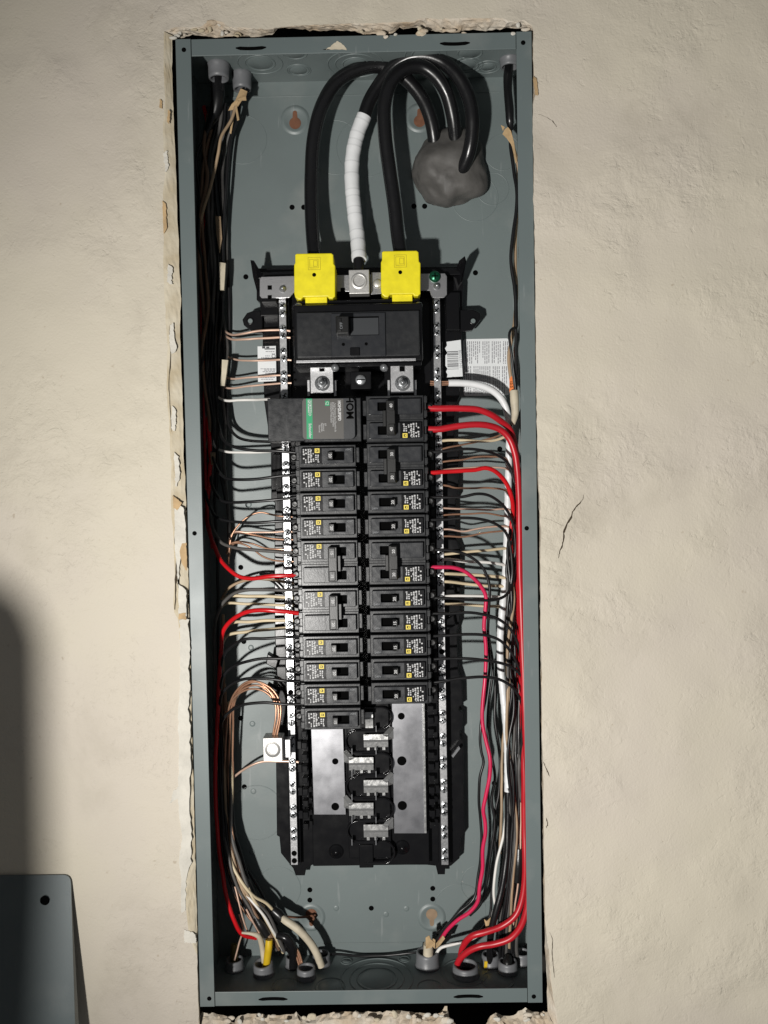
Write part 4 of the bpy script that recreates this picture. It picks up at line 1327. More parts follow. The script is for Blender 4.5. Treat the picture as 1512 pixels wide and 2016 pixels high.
px = [(590, 1161, 30), (560, 1162, 28), (530, 1161, 30), (490, 1161, 36), (462, 1168, 42), (442, 1184, 48), (428, 1210, 54)]
wire('black_wire', 'dark grey wire feeding the upper pole of the two-pole by cream wires', px + down(428, 1210, 54, 436, jit(END_A, 6)), bk + 0.5, 'w_grey', GL)
px = [(588, 1207, 30), (560, 1204, 28), (530, 1201, 28), (495, 1203, 32), (468, 1213, 38), (450, 1226, 43), (439, 1245, 48)]
wire('red_wire', 'bright red wire arching out and dropping to the bottom beside the flange', px + [(436, 1275, 56), (432, 1330, 62), (428, 1420, 64), (424, 1520, 62), (428, 1640, 60), (437, 1712, 55), (447, 1770, 50), (460, 1810, 48), (478, 1840, 52), (505, 1846, 60)], 4.8, 'w_red2', GL)
lowL = ['first', 'second', 'third']
for n, px, xm, e in ((0, [(588, 1253, 30), (560, 1254, 28), (520, 1257, 30), (485, 1258, 34), (462, 1268, 40), (442, 1287, 48)], 436, END_A),
                     (1, [(590, 1297, 30), (560, 1296, 28), (520, 1297, 30), (480, 1304, 36), (455, 1315, 44), (440, 1330, 50)], 444, END_B),
                     (2, [(590, 1342, 30), (560, 1340, 28), (520, 1336, 30), (480, 1337, 36), (455, 1348, 44), (438, 1364, 50)], 450, END_A)):
    wire('black_wire', 'black wire feeding the %s single breaker below the cream neutral wires' % lowL[n], px + down(px[-1][0], px[-1][1], px[-1][2], xm, jit(e, 6)), bk, 'w_black', GL)
px = [(592, 1386, 30), (560, 1386, 28), (520, 1383, 30), (480, 1387, 36), (455, 1399, 44), (440, 1415, 50)]
wire('black_wire', 'black wire feeding the lowest breaker, crossing the copper bundle', px + down(440, 1415, 50, 456, jit(END_C, 5)), bk, 'w_black', GL)

# neutral and ground conductors at the terminal bar
gcu = 'bare ground conductors on the terminal bar'
for k, px in enumerate(([(572, 652, 60), (556, 650, 61), (510, 651, 66), (480, 656, 70), (456, 659, 78), (442, 650, 84), (436, 610, 86), (434, 540, 86)],
                        [(572, 665, 60), (556, 664, 61), (510, 666, 67), (480, 668, 71), (455, 668, 80), (440, 655, 86), (438, 600, 88)],
                        [(574, 709, 60), (556, 708, 61), (520, 710, 66), (490, 710, 70), (462, 707, 78), (446, 700, 86), (436, 660, 88)],
                        [(572, 739, 60), (556, 739, 61), (520, 741, 66), (490, 743, 70), (452, 745, 80), (438, 735, 86), (430, 690, 88)],
                        [(574, 754, 60), (556, 754, 61), (520, 757, 66), (490, 760, 70), (446, 764, 80), (430, 756, 86), (426, 700, 88)])):
    wire('ground_wire', ('bright copper ground wire on the terminal bar, %s from the top' % (['first', 'second', 'third', 'fourth', 'fifth'][k])), px, 2.6 if k in (0, 1) else 2.3, 'copper_pale', gcu)
wire('neutral_wire', 'white wire entering the side of the surge protector', [(530, 786, 40), (500, 787, 62), (470, 788, 66), (447, 789, 70), (428, 780, 78), (418, 740, 84)], 3.0, 'w_white', GL)
wire('black_wire', 'black wire swooping beneath the surge protector housing', [(565, 871, 68), (530, 870, 69), (492, 868, 69), (468, 860, 71), (452, 840, 76), (446, 790, 82), (442, 720, 84), (440, 600, 84)], 3.2, 'w_black', GL)
wire('neutral_wire', 'white wire half hidden under the topmost black breaker wire', [(568, 884, 60), (545, 887, 61), (510, 890, 63), (470, 891, 67), (446, 889, 70), (424, 880, 78), (416, 840, 84), (418, 780, 84)], 2.8, 'w_white', GL)
for k, (lab, px) in enumerate((('copper ground wire arching highest below the twenty-amp breaker wires', [(578, 1018, 60), (562, 1017, 61), (535, 1013, 63), (512, 1009, 64), (490, 1017, 65), (470, 1033, 67), (456, 1056, 69), (451, 1085, 71), (450, 1110, 76)]),
                       ('copper ground wire running straight above a pair of converging ones', [(578, 1047, 60), (563, 1046, 61), (530, 1048, 64), (490, 1048, 67), (462, 1047, 69), (452, 1060, 74)]),
                       ('copper ground wire slanting down to the bar under a straight one', [(578, 1062, 60), (563, 1062, 61), (530, 1060, 64), (500, 1053, 67), (475, 1048, 69), (458, 1050, 72), (448, 1080, 80)]),
                       ('copper ground wire twisting above the dark grey wire', [(578, 1083, 61), (545, 1081, 62), (518, 1078, 65), (495, 1070, 67), (475, 1066, 69), (455, 1070, 71), (446, 1090, 78)]),
                       ('copper ground wire dipping lowest just above the bright red wire', [(580, 1105, 60), (563, 1105, 61), (538, 1103, 64), (515, 1094, 67), (500, 1083, 69), (480, 1072, 70), (460, 1070, 74), (450, 1095, 82)]))):
    wire('ground_wire', lab, px, 2.1, 'copper_pale' if k in (1,) else 'copper', gcu)
gn = 'neutral conductors on the terminal bar'
for lab, px, m_, d in (('dusty white wire curving just under the bright red wire', [(585, 1148, 60), (562, 1146, 61), (530, 1141, 63), (500, 1140, 65), (475, 1145, 68), (450, 1158, 71), (436, 1180, 80)], 'w_tan', 3.2),
                       ('cream wire, upper of the pair between the two bright red wires', [(578, 1177, 60), (562, 1176, 61), (520, 1174, 64), (490, 1174, 68), (455, 1173, 71), (438, 1180, 80)], 'w_cream', 3.6),
                       ('whitish wire, lower of the pair between the two bright red wires', [(578, 1191, 60), (560, 1191, 61), (520, 1190, 64), (480, 1189, 68), (446, 1188, 72), (430, 1200, 82)], 'w_cream', 3.2),
                       ('cream wire just below the arching bright red wire', [(578, 1221, 60), (560, 1221, 61), (520, 1222, 64), (490, 1224, 68), (458, 1226, 71), (440, 1240, 82)], 'w_cream', 3.6),
                       ('cream wire lowest of the cream ones at the bar', [(578, 1236, 60), (558, 1236, 61), (520, 1240, 64), (485, 1244, 68), (450, 1250, 72), (436, 1270, 82)], 'w_cream', 3.6)):
    wire('neutral_wire', lab, px, d, m_, gn)
wire('black_wire', 'short black wire slanting behind the white wire to the bar', [(566, 1178, 66), (552, 1160, 67), (540, 1147, 69), (526, 1140, 76), (505, 1135, 84)], 2.6, 'w_black', GL)

# ground lug with its bundle
gl = thing('ground_lug', 'square aluminium ground lug gripping a bundle of copper wires', 'lug')
blk = MB().pbox(518, 1453, 556, 1499, 0.030, 0.050, 0.0006).build('block', 'alu', gl)
p = at(537, 1476, 0.030)
MB().lathe(p, (0, -1, 0), [(0.0086, 0.0), (0.0084, 0.0003), (0.0076, 0.0001), (0.0072, 0.0006), (0.0048, 0.0006)], 30).build('set_screw', 'alu', blk)
MB().lathe(p, (0, -1, 0), [(0.0048, 0.0006), (0.0046, -0.003), (0.0, -0.0035)], 6).build('hex_socket', 'w_grey', blk)  # dark grey stands in for the shade inside the socket
MB().pbox(556, 1456, 572, 1492, 0.040, 0.052, 0.0006).build('mounting_arm', 'zinc', gl)
bun = thing('copper_bundle', 'bundle of bare copper ground wires arching over into the square lug', 'wire bundle')
for k in range(7):
    du, dv, dy = (k % 3) * 4.2 - 4, (k // 3) * 4.5 - 5, (k % 2) * 3
    wire_mb([(540 + du, 1470, 40 + dy), (541 + du, 1448, 40 + dy), (548 + du * 1.1, 1410, 40 + dy), (546 + du * 1.1, 1385 + dv * 0.4, 41 + dy), (532 + du, 1362 + dv, 43 + dy), (508 + du * 0.5, 1350 + dv * 1.6, 45 + dy), (485, 1353 + dv * 1.6 + RND.uniform(-2, 2), 48 + dy), (466 + du * 0.6, 1368 + dv, 53 + dy), (456 + du, 1392, 60 + dy), (452 + du * 1.5, 1440, 66), (450 + du * 2, 1540, 70), (450 + du * 2, 1640, 70), (464 + du * 2, 1740, 66), (505 + du * 2, 1815, 62), (560 + du, 1850, 62), (582 + du, 1872, 60), (598 + du * 0.6, 1922, 56)], 2.2).build('strand', 'copper', bun)
wire('ground_wire', 'pale copper wire passing under the square aluminium lug to the bar', [(594, 1501, 61), (575, 1499, 61), (545, 1498, 62), (515, 1500, 64), (490, 1509, 66), (466, 1525, 74), (450, 1545, 82), (446, 1600, 84)], 2.7, 'copper_pale', gcu)

# gutter runs
for k, (lab, m_, d, px) in enumerate((
        ('brown dusty wire swinging down the deep gutter from the top', 'w_brown', 4.2, [(410, 225, 76), (402, 290, 72), (408, 350, 70), (395, 420, 70), (392, 480, 72), (394, 540, 72), (400, 590, 72), (402, 640, 74), (398, 690, 76), (402, 760, 78)]),
        ('grey dusty wire winding beside the brown one in the gutter', 'w_grey', 4.2, [(424, 225, 80), (416, 330, 78), (410, 420, 76), (414, 480, 74), (420, 560, 74), (416, 640, 76), (412, 700, 78), (420, 760, 80), (424, 900, 82)]),
        ('cream stripped wire hanging from the torn paper at the top', 'w_tan', 3.4, [(466, 205, 64), (456, 235, 62), (436, 270, 60), (430, 300, 60), (424, 330, 62), (414, 370, 64), (402, 410, 68), (394, 450, 72), (392, 520, 76), (390, 620, 80)]),
        ('black wire hanging straightest below the torn kraft paper', 'w_black', 3.6, [(476, 175, 74), (470, 225, 72), (452, 280, 72), (446, 360, 74), (440, 450, 76), (438, 560, 78), (432, 680, 80), (430, 800, 82)]),
        ('black wire hugging the back panel below the top bushings', 'w_black', 3.6, [(470, 190, 84), (458, 250, 86), (448, 340, 88), (446, 440, 88), (450, 540, 89), (452, 640, 90), (446, 740, 90), (446, 860, 90)]),
        ('thin black wire looping behind the cream stripped wire', 'w_black', 3.2, [(440, 230, 84), (430, 320, 84), (436, 430, 84), (428, 540, 84), (432, 650, 86), (424, 780, 86), (422, 960, 86), (428, 1100, 86), (430, 1300, 84), (440, 1500, 80), (450, 1650, 74), (480, 1760, 70), (530, 1830, 70)]),
        ('dark red wire deep in the gutter behind the flange', 'w_red', 3.6, [(404, 700, 78), (402, 800, 76), (404, 900, 74), (408, 1000, 72), (418, 1080, 66)]),
        ('tan wire deep in the gutter running to the bottom', 'w_tan', 3.6, [(440, 1210, 80), (436, 1300, 78), (442, 1450, 74), (444, 1560, 72), (444, 1640, 68), (450, 1685, 60), (470, 1735, 54), (496, 1770, 54), (520, 1786, 58)]),
        ('cream wire bending out of the gutter above the dark bundle', 'w_cream', 3.4, [(446, 1560, 74), (448, 1650, 64), (456, 1700, 54), (478, 1740, 50), (500, 1765, 52), (524, 1778, 58), (545, 1800, 66)]),
        ('white wire hanging lowest among the black ones at the bottom', 'w_white', 3.0, [(470, 1740, 62), (488, 1765, 54), (506, 1785, 50), (522, 1805, 50), (535, 1828, 54), (547, 1848, 60)]),
        )):
    wire('gutter_wire', lab, px, d, m_, 'long wires hanging in the deep gutter')
gnames = ['black wire %s from the flange among those hanging in the upper gutter' % q for q in ('first', 'second', 'third', 'fourth', 'fifth', 'sixth', 'seventh')]
for k in range(7):
    b = 392 + 7.5 * k
    px = [(420 + 6 * k, 180 + 6 * k, 72), (b + 18, 250, 74)] + [(b + RND.uniform(-7, 7) + (v - 300) * 0.012, v, 70 + 2 * k + RND.uniform(-5, 5)) for v in range(310, 900 + 30 * k, 75)]
    wire('gutter_wire', gnames[k], px, RND.choice([3.2, 3.6, 4.0]), ['w_black', 'w_brown', 'w_black', 'w_grey', 'w_black', 'w_black', 'w_grey'][k], 'long wires hanging in the deep gutter')
for k, (lab, m_, d) in enumerate((('tan wire rising straight from the bottom bundle behind the copper loop', 'w_tan', 3.4), ('brown wire rising from the bottom bundle nearest the back panel', 'w_brown', 3.4), ('thin copper strand rising from the bottom bundle', 'copper', 2.0), ('cream wire rising from the bottom bundle beside the red wire', 'w_cream', 3.2), ('thick dusty black wire in front of the bottom bundle', 'w_grey', 4.4))):
    px = [(438 + 4 * k, 1290 + 30 * k, 78), (442 + 3 * k, 1420, 74), (446 + 2.5 * k, 1540, 70), (448 + 3 * k, 1640, 64), (458 + 4 * k, 1700, 58), (480 + 4 * k, 1760, 54), (506 + 5 * k, 1806, 54), (530 + 5 * k, 1842, 60), (545 + 4 * k, 1872, 68)]
    wire('gutter_wire', lab, jit(px, 4), d, m_, 'long wires hanging in the deep gutter')
for k in range(12):
    e = jit([(446 + 3 * k, 1690, 54 + 2.5 * k), (464 + 3.6 * k, 1745, 50 + 2.5 * k), (494 + 3.4 * k, 1795, 52 + 2.5 * k), (520 + 3 * k, 1840, 58 + 2 * k), (540 + 3 * k, 1868, 66)], 6)
    wire('black_wire', 'black wire of the bundle slanting toward the bottom bushings', [(428 + 2.4 * k, 1380 + 12 * k, 78), (432 + 2.2 * k, 1500, 76), (436 + 2 * k, 1600, 70)] + e, RND.choice([3.0, 3.3, 3.6]), RND.choice(['w_black', 'w_black', 'w_grey']), 'black wires slanting to the bottom bushings')
for k, px in enumerate(([(462, 1745, 54), (474, 1790, 52), (486, 1830, 56), (500, 1850, 66)], [(485, 1790, 48), (498, 1815, 48), (512, 1840, 54)], [(470, 1800, 60), (478, 1830, 60), (470, 1860, 62), (462, 1890, 62)])):
    wire('ground_wire', 'short bare copper wire %s' % (['beside the red wire near the bottom', 'glinting among the black bundle', 'dropping behind the yellow-tipped cable'][k]), px, 2.0, 'copper_pale', gcu)
wire('sheathed_cable', 'fat black cable leaving the topmost corner bushing', [(430, 128, 62), (428, 165, 64), (428, 200, 66), (420, 230, 70), (408, 262, 76), (402, 320, 82)], [15, 15.5, 14.5, 12, 9, 6], 'w_cable', None, 16, cat='cable')
wire('sheathed_cable', 'cream sheathed cable bending down into a bottom bushing', [(548, 1802, 62), (562, 1812, 56), (585, 1828, 54), (608, 1852, 56), (622, 1874, 58), (633, 1902, 60)], [6.5, 8.5, 9, 8.5, 8.5, 8.5], 'sheath', None, 14, cat='cable')
wire('sheathed_cable', 'yellow sheathed cable standing in a bottom bushing', [(530, 1850, 53), (529, 1865, 52), (527, 1880, 54), (523, 1915, 60)], [8, 8.5, 8.5, 8], 'yel_sheath', None, 14, cat='cable')
wire('sheathed_cable', 'flat whitish sheathed cable beside the yellow one', [(476, 1836, 50), (495, 1838, 50), (508, 1842, 52), (515, 1858, 56), (519, 1885, 60), (521, 1915, 64)], [2.5, 4, 6, 6.5, 6.5, 6], 'sheath', None, 12, cat='cable')
wire('sheathed_cable', 'black cable arching into the small bushing behind copper strands', [(545, 1842, 58), (562, 1846, 56), (574, 1862, 58), (578, 1885, 62), (577, 1905, 66)], [7, 10, 10.5, 10, 10], 'w_cable', None, 14, cat='cable')
wire('sheathed_cable', 'olive yellow cable, darkened for shade, in the corner bushing', [(461, 1858, 76), (461, 1880, 74), (462, 1912, 72)], [7, 9, 9], 'olive', None, 12, cat='cable')
wire('tape_wrap', 'black tape wrapped round the cream cable end', [(536, 1790, 62), (548, 1800, 62), (558, 1811, 58)], [9, 12, 10], 'btape', None, 14, cat='tape')
wire('tape_wrap', 'black tape wrapped round the wires above the yellow cable', [(500, 1800, 54), (514, 1822, 54), (526, 1842, 54)], [6, 11, 9], 'btape', None, 14, cat='tape')
wire('ground_wire', 'rusty wire stub fixed to the lower keyhole', [(556, 1803, 72), (580, 1806, 82), (606, 1805, 90), (615, 1803, 86), (618, 1808, 84), (610, 1814, 90)], 2.6, 'rust', gcu)
wire('black_wire', 'thin black wire lying along the bottom between two bushings', [(634, 1880, 78), (665, 1878, 84), (710, 1882, 88), (770, 1880, 88), (815, 1876, 84), (836, 1874, 78)], 3.0, 'w_black', None)


def scrap(name, label, m_, quads, th=0.0005, cat='paper scrap', parent=None):
    mb = MB()
    for q in quads:
        P = [at(u, v, y * mm) for u, v, y in q]
        n = len(P)
        Q = [p + Vector((0.0002, th, 0.0002)) for p in P]
        mb.add(P + Q, [tuple(range(n)), tuple(range(2 * n - 1, n - 1, -1))] + [(i, (i + 1) % n, n + (i + 1) % n, n + i) for i in range(n)])
    o = mb.build(name, m_, parent)
    if parent is None: tag(o, label, cat)
    return o


scrap('kraft_scrap', 'torn kraft paper hanging under a top bushing', 'kraft', [[(474, 174, 60), (487, 180, 58), (484, 190, 57), (485, 198, 58), (476, 198, 60), (468, 210, 62), (462, 208, 62), (464, 196, 62)], [(465, 196, 61), (470, 198, 60), (460, 216, 64), (449, 218, 64), (456, 205, 63)], [(466, 208, 61), (471, 236, 64), (467, 238, 64), (463, 212, 62)], [(459, 212, 63), (452, 262, 68), (455, 264, 68), (463, 214, 63)]])
scrap('sheath_stub', 'cut cream cable sheath stub deep beside the first copper wires', 'sheath', [[(431, 516, 70), (444, 518, 68), (443, 540, 66), (441, 571, 66), (433, 571, 67), (433, 540, 67)]], 0.004, 'cable sheath')
scrap('sheath_stub', 'cut tan cable sheath stub above the cream one in the gutter', 'w_tan', [[(424, 425, 72), (434, 426, 70), (437, 470, 70), (432, 498, 71), (426, 460, 72)]], 0.002, 'cable sheath')
scrap('sheath_stub', 'cut cream cable sheath stub beside the lowest copper wires of five', 'sheath', [[(437, 708, 62), (449, 709, 60), (446, 735, 60), (442, 760, 62), (433, 759, 64), (436, 735, 62)]], 0.004, 'cable sheath')
scrap('sheath_stub', 'small cream sheath stub beside the uppermost black breaker wires', 'w_tan', [[(414, 891, 66), (423, 891, 66), (422, 910, 66), (416, 916, 67)]], 0.003, 'cable sheath')

# ================================================================== wires beside the 40-amp column
RB = lambda a: jit([(1022, 1560, 62), (1018, 1660, 62), (1008, 1760, 62), (1000, 1840, 62), (1000, 1905, 62)], a)
wire('red_wire', 'thick red wire into the upper pole of the breaker marked 40', [(843, 803, 30), (862, 804, 30), (900, 804, 31), (940, 806, 34), (965, 815, 38), (985, 829, 44), (1003, 845, 50), (1014, 880, 56), (1018, 940, 60), (1020, 1050, 62), (1022, 1180, 62), (1026, 1300, 60), (1030, 1420, 56), (1032, 1520, 54), (1032, 1620, 54), (1034, 1700, 50), (1030, 1760, 48), (1016, 1800, 46), (990, 1822, 46), (958, 1834, 46), (930, 1842, 48), (912, 1862, 56), (906, 1890, 64), (904, 1920, 66)], 7.0, 'w_red', GR, 14)
wire('red_wire', 'thick red wire into the lower pole of the breaker marked 40', [(843, 845, 30), (862, 845, 30), (900, 839, 31), (935, 836, 33), (962, 838, 36), (985, 846, 39), (1002, 862, 41), (1013, 890, 42), (1019, 930, 43), (1022, 1000, 44), (1023, 1100, 44), (1026, 1200, 42), (1030, 1320, 42), (1036, 1480, 40), (1042, 1560, 40), (1042, 1700, 38), (1040, 1770, 36), (1028, 1818, 36), (1006, 1846, 38), (975, 1858, 40), (945, 1863, 42), (920, 1874, 46), (903, 1892, 50), (897, 1912, 54)], 7.0, 'w_red', GR, 14)
lab_b = 'black wire feeding '
for lab, px in (('the upper pole of the two-pole marked 30', [(848, 890, 30), (870, 889, 30), (905, 884, 32), (945, 886, 36), (978, 895, 44), (1000, 912, 52), (1012, 950, 58), (1015, 1050, 62), (1012, 1200, 62), (1016, 1400, 62)]),
                ('the first breaker below the two-pole marked 30', [(848, 979, 30), (880, 979, 30), (910, 978, 31), (938, 972, 32), (962, 975, 35), (986, 990, 40), (1003, 1013, 46), (1012, 1045, 50), (1014, 1090, 54), (1006, 1130, 54), (1003, 1180, 54), (1008, 1260, 58), (1014, 1400, 62)]),
                ('the second breaker below the two-pole marked 30', [(848, 1023, 30), (880, 1022, 30), (915, 1020, 31), (945, 1022, 33), (975, 1031, 37), (996, 1048, 42), (1005, 1080, 46), (1008, 1130, 50), (1000, 1190, 52), (998, 1225, 54), (1008, 1300, 60), (1010, 1420, 64)])):
    wire('black_wire', lab_b + lab, px + RB(10), 3.2, 'w_black', GR)
wire('red_wire', 'bright red wrinkled wire into the breaker marked 30', [(848, 931, 30), (862, 930, 30), (885, 928, 31), (915, 926, 32), (935, 925, 33), (955, 921, 34), (972, 926, 36), (988, 940, 40), (1000, 958, 43), (1008, 980, 46), (1010, 1000, 52), (1006, 1040, 58), (1008, 1120, 62), (1014, 1300, 64), (1020, 1450, 66), (1024, 1600, 66)], 4.8, 'w_red2', GR, 12)
wire('black_wire', 'black wire feeding the upper pole of the crimson-fed two-pole', [(848, 1082, 30), (880, 1083, 30), (908, 1088, 31), (932, 1100, 33), (950, 1117, 35), (960, 1138, 37), (964, 1165, 39), (962, 1210, 44), (961, 1250, 50), (964, 1300, 56), (960, 1350, 58), (951, 1400, 58), (945, 1450, 56), (948, 1480, 56), (952, 1500, 56), (945, 1530, 56), (943, 1580, 58), (946, 1620, 60), (948, 1660, 60), (942, 1720, 60), (932, 1770, 58), (905, 1795, 56), (886, 1815, 58), (868, 1840, 62), (855, 1865, 64)], 3.2, 'w_black', GR)
wire('crimson_wire', 'crimson wire waving down from the two-pole breaker to the bottom', [(848, 1117, 30), (868, 1117, 30), (890, 1117, 31), (910, 1122, 32), (930, 1136, 34), (946, 1153, 36), (956, 1172, 38), (955, 1200, 40), (953, 1230, 42), (957, 1270, 44), (956, 1310, 46), (954, 1350, 46), (950, 1390, 46), (951, 1425, 46), (957, 1460, 45), (964, 1490, 44), (964, 1530, 44), (956, 1570, 45), (951, 1595, 46), (955, 1620, 46), (956, 1640, 46), (950, 1670, 47), (950, 1710, 48), (944, 1750, 48), (940, 1776, 48), (925, 1795, 50), (900, 1812, 54), (880, 1832, 58), (864, 1856, 62)], 4.3, 'w_pink', GR, 12)
for lab, px in (('the breaker right under the crimson-fed two-pole', [(848, 1177, 30), (880, 1178, 30), (915, 1180, 32), (950, 1182, 36), (978, 1180, 40), (996, 1171, 44), (1008, 1150, 50), (1014, 1110, 58), (1016, 1040, 64)]),
                ('the upper breaker marked 15 beside the long white tape', [(850, 1208, 30), (880, 1208, 30), (915, 1206, 31), (950, 1209, 33), (980, 1218, 36), (1002, 1235, 39), (1016, 1258, 42), (1026, 1295, 46), (1028, 1350, 50), (1028, 1450, 54)]),
                ('the lower breaker marked 15 beside the long white tape', [(852, 1252, 30), (885, 1251, 30), (920, 1249, 31), (955, 1251, 33), (985, 1261, 36), (1005, 1282, 39), (1018, 1308, 42), (1028, 1345, 46), (1028, 1420, 50)]),
                ('the second breaker above the long bus plate', [(853, 1298, 30), (885, 1296, 30), (920, 1297, 31), (960, 1301, 33), (990, 1306, 36), (1012, 1316, 39), (1028, 1335, 43), (1030, 1400, 48), (1026, 1480, 54)]),
                ('the bottom breaker above the long bus plate', [(852, 1343, 30), (875, 1340, 30), (910, 1335, 31), (950, 1333, 33), (980, 1337, 36), (1005, 1350, 39), (1022, 1370, 43), (1030, 1400, 48), (1028, 1460, 54), (1022, 1540, 60)])):
    tail = RB(12) if 'right under' not in lab else []
    wire('black_wire', lab_b + lab, px + tail, 3.2, 'w_black', GR)

# taped neutral running down the gutter
nt_ = thing('neutral_cable', 'thick neutral cable taped white from the terminal bar down the gutter', 'cable')
P = [at(u, v, y * mm) for u, v, y in [(883, 754, 61), (905, 754, 62), (930, 756, 63), (955, 762, 64), (975, 773, 66), (990, 790, 68), (999, 815, 70), (1003, 845, 70), (1002, 900, 76), (1000, 980, 78), (998, 1060, 78), (995, 1130, 76), (989, 1200, 72), (985, 1250, 70), (985, 1300, 68), (990, 1360, 66), (996, 1420, 64), (999, 1480, 62), (1000, 1558, 60)]]
pts, _ = spline(P, 0.0015)
acc = 0
rad = []
for i, p in enumerate(pts):
    if i: acc += (p - pts[i - 1]).length
    rad.append(0.0038 + (0.0001 if acc < 0.11 else 0.00035) * ((acc / 0.011) % 1.0))
MB().tube(pts, rad, 18).build('white_tape', 'tape', nt_)
wire_mb([(1000, 1550, 60), (1000, 1620, 58), (997, 1690, 54), (988, 1750, 50), (975, 1800, 48), (966, 1840, 52), (964, 1900, 64)], 7.6, 16).build('jacket', 'w_cable', nt_)
for k in range(5):
    wire_mb([(847, 750 + k * 2.0, 61), (862, 751 + k * 1.9, 61), (886, 751 + k * 1.6, 61)], 0.9, 6).build('bare_strand', 'copper', nt_)

for lab, px, m_, d in (('cream wire just beneath the two thick red wires', [(868, 868, 60), (880, 867, 61), (915, 867, 63), (950, 869, 66), (978, 866, 69), (996, 858, 72), (1010, 830, 80)], 'w_cream', 3.2),
                       ('copper ground wire crossing under the uppermost cream wire', [(870, 884, 60), (886, 880, 61), (910, 876, 64), (945, 868, 67), (982, 857, 70), (1005, 840, 78), (1015, 815, 84)], 'copper', 2.1),
                       ('copper ground wire above the bright red wrinkled wire', [(870, 910, 60), (884, 908, 61), (912, 905, 64), (935, 900, 66), (965, 899, 69), (995, 903, 72), (1010, 930, 80)], 'copper', 2.1),
                       ('pale copper wire just touching the bright red wrinkled wire', [(870, 925, 61), (886, 923, 62), (920, 921, 65), (960, 920, 69), (1000, 925, 74), (1012, 950, 82)], 'copper_pale', 2.1),
                       ('copper wire with a crooked tip below the bright red wire', [(872, 955, 60), (884, 957, 61), (896, 961, 63), (930, 961, 66), (965, 961, 69), (995, 965, 72), (1008, 985, 80)], 'copper', 2.3),
                       ('copper ground wire, upper of a pair above the second black loop', [(870, 1000, 60), (886, 1001, 62), (920, 1003, 65), (960, 1004, 69), (1003, 1005, 74), (1014, 1030, 82)], 'copper_pale', 2.1),
                       ('copper ground wire, lower of a pair above the second black loop', [(870, 1015, 60), (882, 1014, 61), (915, 1012, 65), (955, 1011, 68), (985, 1015, 71), (1003, 1020, 78), (1014, 1050, 84)], 'copper', 2.1),
                       ('copper ground wire, upper of a pair below the second black loop', [(870, 1042, 60), (886, 1042, 61), (912, 1046, 64), (935, 1042, 66), (965, 1037, 69), (1003, 1039, 74), (1014, 1060, 82)], 'copper_pale', 2.1),
                       ('copper ground wire, lower of a pair below the second black loop', [(870, 1056, 60), (882, 1056, 61), (915, 1057, 64), (945, 1051, 67), (980, 1046, 70), (1005, 1042, 78)], 'copper', 2.1),
                       ('cream wire highest of the neutrals crossing toward the white tape', [(868, 1092, 61), (885, 1091, 63), (919, 1087, 66), (960, 1083, 69), (1000, 1080, 76), (1016, 1085, 84)], 'w_cream', 3.2),
                       ('white wire passing behind the black loop above the crimson wire', [(868, 1102, 61), (884, 1101, 62), (915, 1105, 65), (950, 1107, 68), (975, 1109, 70), (1000, 1116, 76), (1014, 1140, 82)], 'w_white', 3.4),
                       ('cream wire passing right under the crimson bend', [(868, 1130, 61), (880, 1130, 61), (915, 1131, 65), (955, 1133, 68), (1000, 1140, 74), (1012, 1160, 82)], 'w_cream', 3.6),
                       ('cream wire second under the crimson bend', [(868, 1145, 61), (880, 1145, 61), (915, 1149, 65), (955, 1153, 68), (1000, 1157, 74), (1012, 1180, 82)], 'w_cream', 3.4),
                       ('white wire just above the lowest cream neutral', [(868, 1175, 61), (880, 1174, 62), (915, 1173, 65), (955, 1174, 69), (990, 1178, 74), (1008, 1200, 82)], 'w_white', 3.0),
                       ('lowest cream neutral wire crossing behind the crimson one', [(868, 1189, 61), (882, 1189, 61), (915, 1190, 65), (955, 1193, 68), (1000, 1199, 74), (1010, 1220, 82)], 'w_cream', 3.4)):
    wire('ground_wire' if 'copper' in m_ else 'neutral_wire', lab, px, d, m_, 'conductors on the terminal bar beside the fine print')

